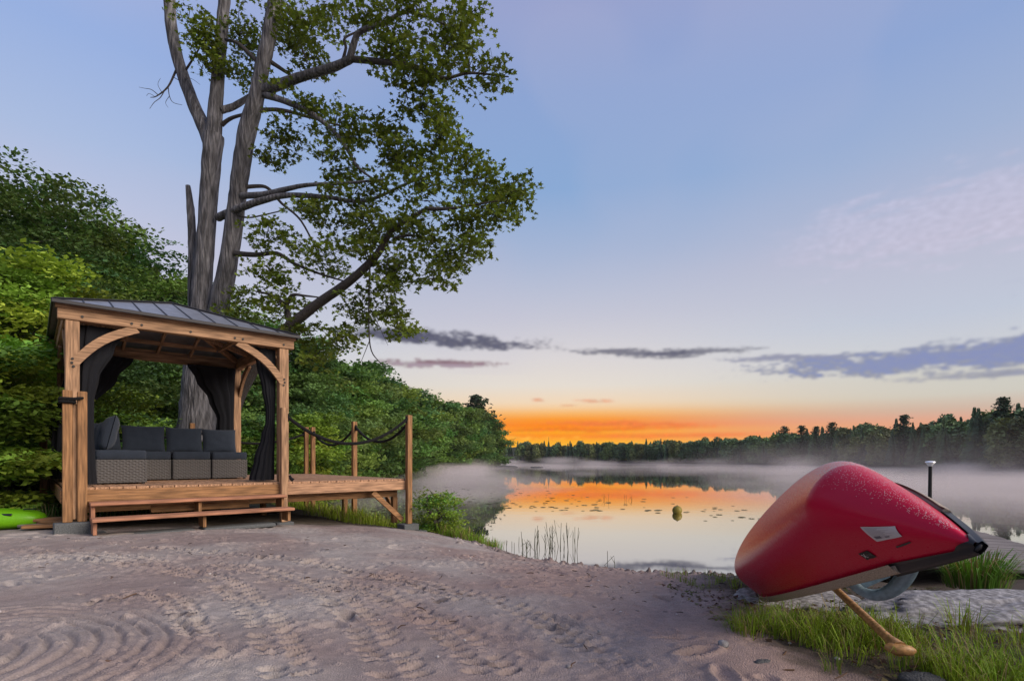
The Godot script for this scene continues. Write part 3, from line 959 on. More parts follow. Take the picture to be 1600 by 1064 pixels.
func make_left_trees() -> void:
	for k in 5:
		clumps.append(leaf_clump(16, 0.42, 0.15, 500 + k))
	var dark := Color(0.078, 0.152, 0.044)
	var mid := Color(0.11, 0.205, 0.045)
	var bright := Color(0.17, 0.285, 0.04)
	# picture column, row of the top, distance, radius, boughs, sprays, colour, how low the crown hangs, label
	var list := [
		[18, 232, 21.0, 4.6, 70, 60, dark, 0.10, "tallest dark leafy tree at the top of the left hillside"],
		[100, 300, 22.0, 3.8, 64, 56, mid, 0.10, "leafy hillside tree rising beside the tallest one, over the roof's corner"],
		[165, 352, 24.0, 3.6, 60, 52, dark, 0.10, "dark hillside tree over the metal roof, second slope step down"],
		[232, 384, 27.0, 3.8, 60, 52, mid, 0.10, "feathery hillside tree just left of the broken snag"],
		[285, 425, 31.0, 3.4, 50, 48, dark, 0.10, "hillside tree showing behind the big maple's forked trunk"],
		[-60, 300, 17.0, 4.0, 60, 50, dark, 0.08, "dark tree at the picture's edge behind the bright young tree"],
		[20, 372, 9.8, 1.55, 58, 58, bright, 0.06, "bright yellow green young tree beside the gazebo's corner post"],
		[-40, 520, 7.9, 1.1, 40, 40, bright, 0.05, "bright green bush at the picture's edge above the green kayak"],
		[62, 600, 10.6, 1.1, 44, 44, Color(0.08, 0.16, 0.03), 0.03, "leafy bush filling the gap beside the gazebo's back post"],
		[150, 520, 16.5, 2.4, 54, 50, dark, 0.04, "dark tree seen through the gazebo behind the round cushion"],
		[226, 545, 18.5, 2.6, 60, 56, mid, 0.04, "blue green tree seen through the gazebo left of the maple trunk"],
		[300, 560, 22.0, 2.6, 50, 48, dark, 0.04, "dark tree standing directly behind the maple trunk"],
		[385, 470, 27.0, 3.2, 60, 52, mid, 0.05, "green tree showing over the roof right of the maple's stems"],
		[440, 520, 25.0, 2.8, 56, 50, dark, 0.03, "dark green tree beside the gazebo's right front post"],
		[500, 556, 33.0, 3.4, 56, 50, mid, 0.03, "rounded bank tree below the leaning limb"],
		[548, 572, 40.0, 3.6, 56, 48, dark, 0.03, "dark bank tree above the middle rope post"],
		[590, 588, 50.0, 4.0, 54, 46, mid, 0.03, "bank tree between the middle and the end rope posts"],
		[612, 598, 58.0, 3.6, 50, 44, dark, 0.03, "bank tree with a dark spire above the deck's end"],
		[640, 618, 68.0, 4.2, 52, 46, mid, 0.03, "broad misty bank tree above the deck's end post"],
		[672, 624, 78.0, 4.4, 52, 46, dark, 0.03, "misty bank tree just past the deck's end post"],
		[702, 628, 88.0, 4.4, 50, 46, mid, 0.03, "rounded tree near the wooded point"],
		[722, 640, 95.0, 4.0, 46, 44, dark, 0.02, "dark tree below the pine on the wooded point"],
		[757, 655, 106.0, 3.6, 46, 44, dark, 0.02, "last tree of the wooded point, leaning out over the water"],
		[744, 640, 103.0, 3.6, 46, 44, dark, 0.02, "second to last tree of the wooded point"],
		[480, 640, 17.5, 1.15, 40, 34, bright, 0.03, "bright leafy sapling behind the deck's back rope"],
		[398, 655, 15.5, 1.0, 38, 36, Color(0.09, 0.18, 0.03), 0.03, "light green bush framed between the back post and the hanging curtain"],
		[118, 660, 12.6, 1.0, 34, 36, Color(0.07, 0.15, 0.03), 0.03, "green bush low behind the gazebo's back left post"]]
	for k in list.size():
		var e: Array = list[k]
		var d: float = e[2]
		var x: float = (e[0] - 800.0) / 840.0 * d
		var g := ground_at(x, d)
		var h: float = (718.0 - e[1]) / 840.0 * d + 1.45 - g
		var big: bool = h > 3.6
		h *= 0.90 if d < 33.0 else 0.965
		var t := leafy_tree("leafy_tree" if big else "bush", h, e[3], e[4], e[5], e[6], 600 + k, e[7], clampf(d / 22.0, 0.62, 2.6) if d > 12.0 else 0.62)
		t.name = numbered(t.name)
		add_child(t)
		t.position = Vector3(x, g, -d)
		tag(t, e[8], "tree" if big else "bush")
	var p := obj("tall_pine", crowned_pine(13.0, 4.2, Color(0.045, 0.075, 0.04), 350), M.needle)
	p.position = Vector3(-6.933, 0.5, -104.0)
	tag(p, "single tall pine rising over the tip of the wooded point", "tree")

func make_maple() -> void:
	var t := thing("maple_tree", "big grey barked maple with three tall stems rising behind the gazebo", "tree", Vector3(-7.811, 0.5, -13.5))
	var off := t.position
	var stems := [
		[[Vector3(-7.843, 1.900, -13.500), Vector3(-7.827, 2.704, -13.500), Vector3(-7.811, 3.346, -13.500), Vector3(-7.779, 4.311, -13.500), Vector3(-7.811, 5.436, -13.500), Vector3(-7.730, 6.561, -13.500), Vector3(-7.634, 7.846, -13.500), Vector3(-7.514, 8.756, -13.400), Vector3(-7.434, 9.522, -13.400)], [0.56, 0.47, 0.45, 0.38, 0.24, 0.215, 0.21, 0.22, 0.24]],
		[[Vector3(-7.561, 3.332, -13.400), Vector3(-7.434, 4.290, -13.400), Vector3(-7.306, 5.247, -13.400), Vector3(-6.998, 6.485, -13.300), Vector3(-6.773, 7.704, -13.200), Vector3(-6.628, 8.437, -13.100), Vector3(-6.407, 9.389, -13.000), Vector3(-6.174, 10.019, -12.900), Vector3(-6.005, 10.818, -12.900), Vector3(-5.820, 11.709, -12.900), Vector3(-5.682, 12.476, -12.900), Vector3(-5.529, 13.398, -12.900), Vector3(-5.436, 14.473, -12.900)], [0.30, 0.27, 0.235, 0.21, 0.20, 0.20, 0.205, 0.18, 0.17, 0.165, 0.16, 0.12, 0.05]],
		[[Vector3(-7.466, 9.315, -13.400), Vector3(-7.402, 10.192, -13.400), Vector3(-7.393, 11.061, -13.500), Vector3(-7.312, 12.025, -13.500), Vector3(-7.286, 13.075, -13.600), Vector3(-7.189, 14.208, -13.600), Vector3(-7.124, 15.341, -13.600)], [0.20, 0.165, 0.15, 0.14, 0.138, 0.10, 0.05]],
		[[Vector3(-7.482, 9.203, -13.400), Vector3(-7.698, 9.695, -13.500), Vector3(-8.063, 10.436, -13.600), Vector3(-8.432, 11.334, -13.700), Vector3(-8.660, 12.263, -13.700), Vector3(-8.742, 13.160, -13.700), Vector3(-8.775, 14.302, -13.700), Vector3(-8.840, 15.280, -13.700)], [0.19, 0.165, 0.15, 0.14, 0.138, 0.135, 0.10, 0.05]],
		[[Vector3(-7.950, 4.008, -13.600), Vector3(-8.138, 5.332, -13.700), Vector3(-8.155, 6.636, -13.700), Vector3(-8.171, 7.289, -13.700), Vector3(-8.204, 7.860, -13.700), Vector3(-8.269, 8.430, -13.700)], [0.22, 0.12, 0.10, 0.095, 0.09, 0.055]]]
	for k in stems.size():
		var pts := curve(stems[k][0].map(func(p): return p - off), 5)
		var rad := []
		for i in pts.size():
			var f := float(i) / 5.0
			var a := mini(int(f), stems[k][1].size() - 1)
			rad.append(lerpf(stems[k][1][a], stems[k][1][mini(a + 1, stems[k][1].size() - 1)], f - a))
		if k == 0:   # root flare
			rad[0] *= 1.25
		var st := begin()
		tube(st, pts, rad, 14, true, 0.05)
		var o := obj("trunk" if k < 2 else "stem" if k < 4 else "broken_snag", done(st), M.bark, t)
		if k == 4:
			o.set_meta("label", "dead snag with a broken top")
	var limbs := [
		[[Vector3(-5.989, 10.296, -12.900), Vector3(-5.443, 10.325, -12.700), Vector3(-4.911, 10.349, -12.500), Vector3(-4.067, 10.353, -12.200), Vector3(-3.600, 10.393, -12.000)], 0.125, 0.085],
		[[Vector3(-3.629, 10.364, -12.000), Vector3(-3.513, 10.630, -11.900), Vector3(-3.343, 10.834, -11.800), Vector3(-2.762, 10.882, -11.600), Vector3(-2.190, 11.033, -11.500), Vector3(-1.357, 10.651, -11.400)], 0.09, 0.02],
		[[Vector3(-3.832, 10.381, -12.100), Vector3(-3.745, 10.712, -12.100), Vector3(-3.805, 11.007, -12.200), Vector3(-3.573, 11.231, -12.300)], 0.04, 0.02],
		[[Vector3(-3.600, 10.393, -12.000), Vector3(-2.810, 10.174, -11.800), Vector3(-2.071, 9.929, -11.600), Vector3(-1.493, 9.539, -11.400), Vector3(-0.874, 9.575, -11.300), Vector3(-0.067, 9.423, -11.200)], 0.075, 0.012],
		[[Vector3(-5.959, 10.204, -12.900), Vector3(-5.325, 9.850, -12.600), Vector3(-4.539, 9.328, -12.300), Vector3(-3.857, 8.636, -12.000), Vector3(-3.400, 7.910, -11.900), Vector3(-2.810, 7.462, -11.800)], 0.085, 0.015],
		[[Vector3(-6.112, 9.835, -12.900), Vector3(-5.657, 10.030, -13.200), Vector3(-4.945, 9.953, -13.400), Vector3(-4.129, 9.837, -13.600), Vector3(-3.286, 9.714, -13.800)], 0.055, 0.012],
		[[Vector3(-6.143, 11.018, -12.900), Vector3(-6.675, 11.587, -13.100), Vector3(-7.093, 11.837, -13.300)], 0.05, 0.035],
		[[Vector3(-5.836, 11.018, -12.900), Vector3(-5.657, 11.036, -13.200), Vector3(-5.456, 10.990, -13.400)], 0.055, 0.03],
		[[Vector3(-7.258, 10.160, -13.400), Vector3(-6.991, 10.321, -13.500), Vector3(-6.670, 10.614, -13.600), Vector3(-6.243, 11.028, -13.800)], 0.09, 0.06],
		[[Vector3(-7.242, 9.793, -13.400), Vector3(-6.935, 9.905, -13.300), Vector3(-6.411, 9.967, -13.200)], 0.055, 0.03],
		[[Vector3(-6.644, 7.875, -13.100), Vector3(-5.943, 7.759, -12.800), Vector3(-5.283, 7.730, -12.500), Vector3(-4.648, 7.681, -12.200), Vector3(-3.652, 7.519, -11.800), Vector3(-2.738, 7.446, -11.500)], 0.085, 0.02],
		[[Vector3(-6.675, 8.062, -13.100), Vector3(-6.317, 8.160, -13.200), Vector3(-6.048, 8.163, -13.300), Vector3(-5.743, 7.831, -13.400), Vector3(-5.304, 7.445, -13.500), Vector3(-4.854, 6.593, -13.500)], 0.055, 0.018],
		[[Vector3(-7.338, 7.480, -13.400), Vector3(-6.624, 7.517, -13.000), Vector3(-5.896, 7.573, -12.700), Vector3(-5.208, 7.596, -12.500), Vector3(-4.212, 7.405, -12.200), Vector3(-3.286, 7.221, -12.000), Vector3(-2.248, 7.533, -11.800), Vector3(-1.532, 7.690, -11.700)], 0.10, 0.015],
		[[Vector3(-6.737, 7.423, -13.100), Vector3(-6.327, 7.255, -12.900), Vector3(-5.821, 7.241, -12.700), Vector3(-5.283, 7.254, -12.500)], 0.025, 0.012],
		[[Vector3(-6.820, 6.510, -13.200), Vector3(-6.190, 6.402, -13.000), Vector3(-5.608, 6.357, -12.800), Vector3(-5.100, 6.040, -12.600), Vector3(-4.429, 5.731, -12.400), Vector3(-3.776, 5.488, -12.200)], 0.07, 0.015],
		[[Vector3(-8.350, 11.334, -13.700), Vector3(-7.849, 11.628, -13.400), Vector3(-7.543, 11.869, -13.200)], 0.03, 0.012],
		[[Vector3(-8.562, 11.399, -13.700), Vector3(-8.710, 10.889, -13.600), Vector3(-8.936, 10.579, -13.500), Vector3(-9.096, 10.546, -13.500)], 0.028, 0.006],
		[[Vector3(-8.775, 10.840, -13.600), Vector3(-8.839, 10.546, -13.500), Vector3(-8.933, 10.351, -13.400), Vector3(-9.045, 10.192, -13.400)], 0.012, 0.004], [[Vector3(-8.710, 10.889, -13.600), Vector3(-8.614, 10.579, -13.500), Vector3(-8.455, 10.351, -13.400), Vector3(-8.231, 10.288, -13.400)], 0.012, 0.004], [[Vector3(-8.970, 10.679, -13.600), Vector3(-9.064, 10.739, -13.500), Vector3(-9.225, 10.771, -13.500), Vector3(-9.316, 10.734, -13.400)], 0.010, 0.003], [[Vector3(-8.614, 10.579, -13.500), Vector3(-8.711, 10.418, -13.500), Vector3(-8.646, 10.289, -13.500)], 0.007, 0.003], [[Vector3(-8.644, 11.203, -13.700), Vector3(-8.419, 11.051, -13.600), Vector3(-8.100, 11.029, -13.500), Vector3(-7.785, 10.798, -13.400)], 0.010, 0.003], [[Vector3(-9.000, 10.579, -13.500), Vector3(-9.061, 10.575, -13.400), Vector3(-9.125, 10.511, -13.400)], 0.006, 0.003], [[Vector3(-8.807, 10.675, -13.500), Vector3(-8.904, 10.868, -13.500), Vector3(-8.839, 11.029, -13.500)], 0.007, 0.003],
		[[Vector3(-5.211, 11.781, -12.800), Vector3(-4.989, 11.247, -12.700), Vector3(-4.762, 10.646, -12.500)], 0.03, 0.01]]
	for e in limbs:
		var pts := curve(e[0].map(func(p): return p - off), 5)
		var st := begin()
		tube(st, pts, ramp(e[1], e[2], pts.size()), 8, true, 0.04)
		obj("limb", done(st), M.bark if e[1] > 0.08 else M.bark_dark, t)
	# the leaning stem over the roof's right end
	var t2 := thing("leaning_tree", "dark slanting stem leaning out over the lake from behind the gazebo roof", "tree", Vector3(-7.040, 0.5, -13.2))
	var off2 := t2.position
	var lean := [
		[[Vector3(-7.040, 1.890, -13.200), Vector3(-6.624, 2.967, -13.000), Vector3(-5.925, 3.820, -12.600), Vector3(-5.271, 4.349, -12.300), Vector3(-4.429, 4.864, -12.000), Vector3(-3.452, 5.344, -11.600), Vector3(-2.825, 5.782, -11.300), Vector3(-2.511, 6.154, -11.100), Vector3(-2.180, 6.277, -10.900), Vector3(-1.720, 6.443, -10.700)], [0.17, 0.16, 0.14, 0.125, 0.108, 0.092, 0.076, 0.06, 0.045, 0.03]],
		[[Vector3(-1.720, 6.443, -10.700), Vector3(-1.250, 6.350, -10.500), Vector3(-0.736, 6.330, -10.300), Vector3(-0.121, 6.380, -10.200)], [0.045, 0.03, 0.02, 0.008]],
		[[Vector3(-5.096, 4.525, -12.300), Vector3(-5.226, 4.963, -12.400), Vector3(-5.580, 5.260, -12.500), Vector3(-6.030, 5.395, -12.600)], [0.07, 0.06, 0.035, 0.015]],
		[[Vector3(-5.226, 4.934, -12.400), Vector3(-5.011, 5.168, -12.200), Vector3(-4.643, 5.107, -12.000), Vector3(-4.137, 5.020, -11.900)], [0.05, 0.04, 0.025, 0.01]],
		[[Vector3(-2.445, 6.022, -11.100), Vector3(-1.964, 6.033, -11.000), Vector3(-1.427, 5.771, -10.900)], [0.03, 0.02, 0.008]],
		[[Vector3(-3.013, 5.657, -11.400), Vector3(-3.013, 4.786, -11.300), Vector3(-2.960, 3.823, -11.200), Vector3(-2.773, 3.490, -11.200), Vector3(-2.613, 3.357, -11.200)], [0.02, 0.016, 0.014, 0.009, 0.004]],
		[[Vector3(-3.000, 4.652, -11.300), Vector3(-2.798, 4.248, -11.300), Vector3(-2.610, 3.845, -11.300)], [0.012, 0.008, 0.003]],
		[[Vector3(-2.960, 3.957, -11.200), Vector3(-3.092, 3.538, -11.100), Vector3(-3.145, 3.406, -11.100)], [0.01, 0.006, 0.003]]]
	for k in lean.size():
		var pts := curve(lean[k][0].map(func(p): return p - off2), 5)
		var rad := []
		for i in pts.size():
			var f := float(i) / 5.0
			var a := mini(int(f), lean[k][1].size() - 1)
			rad.append(lerpf(lean[k][1][a], lean[k][1][mini(a + 1, lean[k][1].size() - 1)], f - a))
		var st := begin()
		tube(st, pts, rad, 9, true, 0.05)
		obj("trunk" if k == 0 else "limb", done(st), M.bark_dark, t2)
	# crown: masses of foliage (centre, half width, half height), filled with flat sprays of maple leaves on twigs
	var masses := [
		[Vector3(-7.822, 12.248, -13.300), 0.50, 0.42], [Vector3(-7.386, 11.161, -13.200), 0.42, 0.36], [Vector3(-7.336, 11.602, -13.000), 0.36, 0.4], [Vector3(-6.636, 12.106, -13.400), 0.5, 0.9], [Vector3(-6.930, 11.294, -13.600), 0.4, 0.3], [Vector3(-4.876, 11.842, -12.800), 0.9, 0.55], [Vector3(-4.950, 11.050, -12.600), 0.75, 0.42], [Vector3(-5.700, 12.343, -13.300), 0.5, 0.5],
		[Vector3(-3.429, 11.336, -12.000), 1.0, 0.5], [Vector3(-2.210, 10.868, -11.600), 1.0, 0.62], [Vector3(-1.049, 10.732, -11.300), 0.78, 0.5], [Vector3(-1.345, 10.060, -11.300), 1.0, 0.45], [Vector3(-2.692, 10.403, -11.900), 0.7, 0.35], [Vector3(-2.122, 9.610, -11.500), 0.95, 0.42], [Vector3(-0.733, 9.530, -11.200), 0.75, 0.30], [Vector3(-1.917, 9.089, -11.500), 0.75, 0.42], [Vector3(-1.493, 8.724, -11.400), 0.25, 0.22],
		[Vector3(-4.911, 9.635, -12.500), 0.85, 0.42], [Vector3(-3.745, 8.969, -12.100), 0.85, 0.5], [Vector3(-2.829, 8.621, -12.000), 0.72, 0.6], [Vector3(-5.486, 9.130, -12.800), 0.55, 0.4], [Vector3(-5.866, 8.699, -12.900), 0.25, 0.16], [Vector3(-4.033, 8.119, -12.100), 0.85, 0.42], [Vector3(-3.371, 7.350, -11.800), 1.1, 0.38], [Vector3(-2.248, 7.996, -11.800), 0.65, 0.6],
		[Vector3(-1.519, 8.189, -11.600), 0.8, 0.32], [Vector3(-1.086, 7.557, -11.400), 0.95, 0.5], [Vector3(-0.400, 7.210, -11.200), 0.62, 0.42], [Vector3(0.000, 6.593, -10.800), 0.38, 0.34], [Vector3(0.156, 7.004, -10.900), 0.2, 0.22], [Vector3(-1.917, 7.200, -11.500), 0.9, 0.42], [Vector3(-4.770, 7.270, -12.600), 0.6, 0.26], [Vector3(-5.594, 6.742, -12.700), 0.85, 0.35], [Vector3(-3.912, 6.882, -12.400), 0.85, 0.42]]
	var masses2 := [
		[Vector3(-4.429, 6.144, -12.400), 1.0, 0.48], [Vector3(-5.730, 5.770, -12.600), 0.7, 0.5], [Vector3(-5.400, 5.110, -12.600), 0.8, 0.4], [Vector3(-2.133, 6.197, -11.200), 0.8, 0.5], [Vector3(-0.994, 6.265, -10.700), 0.65, 0.38], [Vector3(-1.286, 5.693, -10.800), 0.72, 0.42], [Vector3(-2.400, 5.290, -11.200), 0.78, 0.52], [Vector3(-1.389, 5.179, -10.800), 0.5, 0.3], [Vector3(-0.732, 5.564, -10.600), 0.3, 0.25], [Vector3(-3.343, 4.793, -11.700), 0.55, 0.52],
		[Vector3(-2.453, 4.517, -11.200), 0.42, 0.32], [Vector3(-3.683, 4.113, -11.900), 0.55, 0.34], [Vector3(-4.386, 3.803, -12.200), 0.55, 0.36], [Vector3(-2.690, 5.782, -11.300), 0.6, 0.42], [Vector3(-4.871, 4.373, -12.400), 0.5, 0.3], [Vector3(-6.511, 5.136, -12.900), 0.42, 0.5], [Vector3(-2.220, 4.119, -11.100), 0.25, 0.14], [Vector3(-3.012, 6.488, -11.500), 0.5, 0.35], [Vector3(-0.438, 6.300, -10.500), 0.5, 0.3]]
	foliage(t, masses, off, 11)
	foliage(t2, masses2, off2, 12)

func foliage(t: Node3D, masses: Array, off: Vector3, sd: int) -> void:
	var r := RandomNumberGenerator.new()
	r.seed = sd
	var leaf := maple_leaf(0.118)
	var where := []
	var tints := PackedColorArray()
	var st := begin()
	for e in masses:
		var c: Vector3 = e[0] - off
		var n := int(ceil(33.0 * e[1] * e[2] + 5.0))
		var tone := r.randf_range(0.75, 1.25)
		for k in n:
			var v := Vector3(r.randfn(), r.randfn(), r.randfn()).normalized() * pow(r.randf(), 0.42)
			var q := c + v * Vector3(e[1] * 0.84, e[2] * 0.9, maxf(0.6, e[1] * 0.9))
			var tilt := Basis.from_euler(Vector3(r.randf_range(-0.45, 0.45), r.randf_range(0, TAU), r.randf_range(-0.45, 0.45)))
			var inward := (c + Vector3(-0.25, -0.05, 0) - q) * r.randf_range(0.3, 0.7)
			tube(st, [q + inward + Vector3(0, -0.06, 0), q + inward * 0.4 + Vector3(0, r.randf_range(0, 0.08), 0), q, q + tilt * Vector3(0.30, 0, 0)], [0.011, 0.008, 0.005, 0.003], 3, false)
			for m in r.randi_range(20, 32):
				var a := r.randf_range(0, TAU)
				var rr := 0.34 * sqrt(r.randf())
				var p := q + tilt * Vector3(cos(a) * rr + 0.06, r.randf_range(-0.08, 0.05), sin(a) * rr)
				var s := r.randf_range(0.65, 1.15)
				where.append(Transform3D(Basis.from_euler(Vector3(r.randf_range(-0.9, 0.9), r.randf_range(0, TAU), r.randf_range(-0.9, 0.9))).scaled(Vector3(s, s, s)), p))
				var u := tone * r.randf_range(0.7, 1.3)
				tints.append(Color(0.135 * u, 0.185 * u * r.randf_range(0.9, 1.1), 0.026 * u))
	stuff(obj("twigs", done(st), M.bark_dark, t))
	multi("crown", leaf, M.leaf, where, tints, t)

# ---------- deck, gazebo and what stands on them: one frame, x along the front, z towards the steps ----------
const DECK_AT := Vector3(-5.43, 1.105, -8.56)
const DECK_TURN := 0.7316

func deck_frame() -> Transform3D:
	return Transform3D(Basis(Vector3.UP, DECK_TURN), DECK_AT)

func post(parent: Node3D, x: float, z: float, y0: float, y1: float, w: float, m: Material) -> void:
	obj("post", boxm(Vector3(x, (y0 + y1) * 0.5, z), Vector3(w, y1 - y0, w), 0.008), m, parent)

func make_deck() -> void:
	var f := deck_frame()
	var t := thing("deck", "raised timber deck on posts carrying the gazebo", "deck", DECK_AT, DECK_TURN)
	var r := RandomNumberGenerator.new()
	r.seed = 31
	var x0 := -1.36
	var x1 := 3.34
	var tones := []
	for k in 5:
		var m: StandardMaterial3D = M.deckwood_z.duplicate()
		m.albedo_color = (Color(0.62, 0.36, 0.21) * [0.86, 1.0, 1.08, 0.94, 1.02][k]).linear_to_srgb()
		m.uv1_offset = Vector3(k * 0.37, k * 0.71, 0)
		tones.append(m)
	var n := 33
	var pitch := (x1 - x0) / n
	var plank := boxm(Vector3.ZERO, Vector3(pitch - 0.007, 0.034, 4.55), 0.005)
	for k in n:
		var o := obj("deck_board", plank, tones[r.randi() % 5], t)
		o.position = Vector3(x0 + (k + 0.5) * pitch, -0.017 + r.randf_range(-0.0015, 0.0015), -0.74 + r.randf_range(-0.006, 0.006))
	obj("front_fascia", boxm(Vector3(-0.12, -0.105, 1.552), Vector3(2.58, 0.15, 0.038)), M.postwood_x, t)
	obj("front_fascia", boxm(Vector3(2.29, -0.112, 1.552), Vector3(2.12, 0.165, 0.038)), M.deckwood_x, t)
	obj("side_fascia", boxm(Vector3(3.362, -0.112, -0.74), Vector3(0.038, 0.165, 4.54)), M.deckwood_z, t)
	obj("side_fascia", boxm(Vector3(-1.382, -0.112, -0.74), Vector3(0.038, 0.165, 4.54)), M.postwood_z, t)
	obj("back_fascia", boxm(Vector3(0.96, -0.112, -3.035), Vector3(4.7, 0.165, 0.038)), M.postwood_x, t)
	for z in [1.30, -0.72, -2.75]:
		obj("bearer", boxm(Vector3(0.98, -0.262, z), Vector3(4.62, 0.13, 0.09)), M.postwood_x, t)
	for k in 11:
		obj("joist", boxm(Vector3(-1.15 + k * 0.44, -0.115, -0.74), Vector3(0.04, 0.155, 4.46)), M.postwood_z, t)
	# rail posts that run down to the blocks
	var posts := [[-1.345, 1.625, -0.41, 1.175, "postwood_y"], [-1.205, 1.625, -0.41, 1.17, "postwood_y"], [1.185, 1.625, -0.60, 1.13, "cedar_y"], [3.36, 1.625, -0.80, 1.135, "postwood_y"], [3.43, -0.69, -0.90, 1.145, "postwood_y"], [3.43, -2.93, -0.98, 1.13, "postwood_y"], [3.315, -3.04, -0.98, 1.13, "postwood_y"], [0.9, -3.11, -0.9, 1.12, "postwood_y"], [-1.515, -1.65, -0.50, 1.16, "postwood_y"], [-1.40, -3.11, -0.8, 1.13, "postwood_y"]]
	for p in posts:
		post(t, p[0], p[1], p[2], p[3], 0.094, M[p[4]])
	post(t, 3.22, -0.69, -0.90, -0.33, 0.094, M.postwood_y)
	post(t, 1.6, -0.69, -0.86, -0.33, 0.094, M.postwood_y)
	post(t, 3.25, 1.30, -0.80, -0.33, 0.094, M.postwood_y)
	obj("spacer", boxm(Vector3(-1.275, 0.32, 1.60), Vector3(0.042, 1.4, 0.03)), M.cedar_y, t)
	# knee braces under the outer corner
	var st := begin()
	box(st, beam_xf(Vector3(2.72, -0.22, 1.50), Vector3(3.30, -0.74, 1.50), Vector3(0, 0, 1)), Vector3(0.78, 0.04, 0.09))
	obj("brace", done(st), M.postwood_x, t)
	st = begin()
	box(st, beam_xf(Vector3(3.33, -0.22, 0.75), Vector3(3.33, -0.74, 1.25), Vector3(1, 0, 0)), Vector3(0.72, 0.04, 0.09))
	obj("brace", done(st), M.postwood_x, t)
	# steps
	var s := thing("steps", "two reddish wooden steps up to the gazebo deck", "steps", DECK_AT, DECK_TURN)
	for k in 2:
		var y: float = [-0.175, -0.345][k]
		var z: float = [1.70, 1.98][k]
		var len: float = [2.28, 2.30][k]
		for b in 2:
			var bm := boxm(Vector3(-0.005 + k * 0.005, y - 0.019, z + b * 0.142), Vector3(len, 0.038, 0.138), 0.006)
			obj("tread_board", bm, M.treadwood_x, s)
	for x in [-1.115, 0.02, 1.10]:
		st = begin()
		box(st, Transform3D(Basis.IDENTITY, Vector3(x, -0.32, 1.715)), Vector3(0.04, 0.23, 0.26))
		box(st, Transform3D(Basis.IDENTITY, Vector3(x, -0.46, 1.97)), Vector3(0.039, 0.16, 0.262))
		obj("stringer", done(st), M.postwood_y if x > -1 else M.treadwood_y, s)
	obj("kick_board", boxm(Vector3(0.1, -0.30, 1.60), Vector3(1.2, 0.10, 0.03)), M.postwood_x, s)
	# concrete blocks and slabs under the posts
	var blocks := [
		[Vector3(-1.275, 0, 1.66), Vector3(0.40, 0.15, 0.22), -0.41, "dark concrete block under the pair of posts left of the steps"], [Vector3(-1.515, 0, -1.65), Vector3(0.24, 0.16, 0.2), -0.50, "grey concrete block under the deck's left side post"],
		[Vector3(3.36, 0, 1.60), Vector3(0.30, 0.12, 0.26), -0.80, "concrete block under the deck's outermost corner post"], [Vector3(3.36, 0, -0.69), Vector3(0.34, 0.14, 0.24), -0.90, "concrete block under the middle post of the deck's outer side"],
		[Vector3(3.35, 0, -3.0), Vector3(0.36, 0.14, 0.3), -0.98, "concrete block under the deck's far corner posts"], [Vector3(1.185, 0, 1.6), Vector3(0.26, 0.16, 0.22), -0.60, "dark concrete block behind the right end of the steps"]]
	for b in blocks:
		var size: Vector3 = b[1]
		var at: Vector3 = f * Vector3(b[0].x, b[2] - size.y * 0.5, b[0].z)
		var o := obj("concrete_block", boxm(Vector3.ZERO, size, 0.01), M.concrete)
		o.position = at
		o.rotation.y = DECK_TURN + r.randf_range(-0.06, 0.06)
		tag(o, b[3], "block")
		var slab := obj("paving_slab", boxm(Vector3.ZERO, Vector3(size.x + 0.22, 0.045, size.z + 0.2), 0.008), M.concrete)
		slab.position = at - Vector3(0, size.y * 0.5 + 0.022, 0)
		slab.rotation.y = DECK_TURN + r.randf_range(-0.1, 0.1)
		tag(slab, "paving slab lying below the " + b[3].replace(" under ", " beneath "), "slab")
	for k in 2:
		var o := obj("paving_slab", boxm(Vector3.ZERO, Vector3(0.9, 0.05, 0.3), 0.01), M.concrete)
		o.position = f * Vector3([-0.55, 0.45][k], -0.575, 2.0)
		o.rotation.y = DECK_TURN + 0.03
		tag(o, ["grey slab half buried under the lower step's left half", "grey slab half buried under the lower step's right half"][k], "slab")

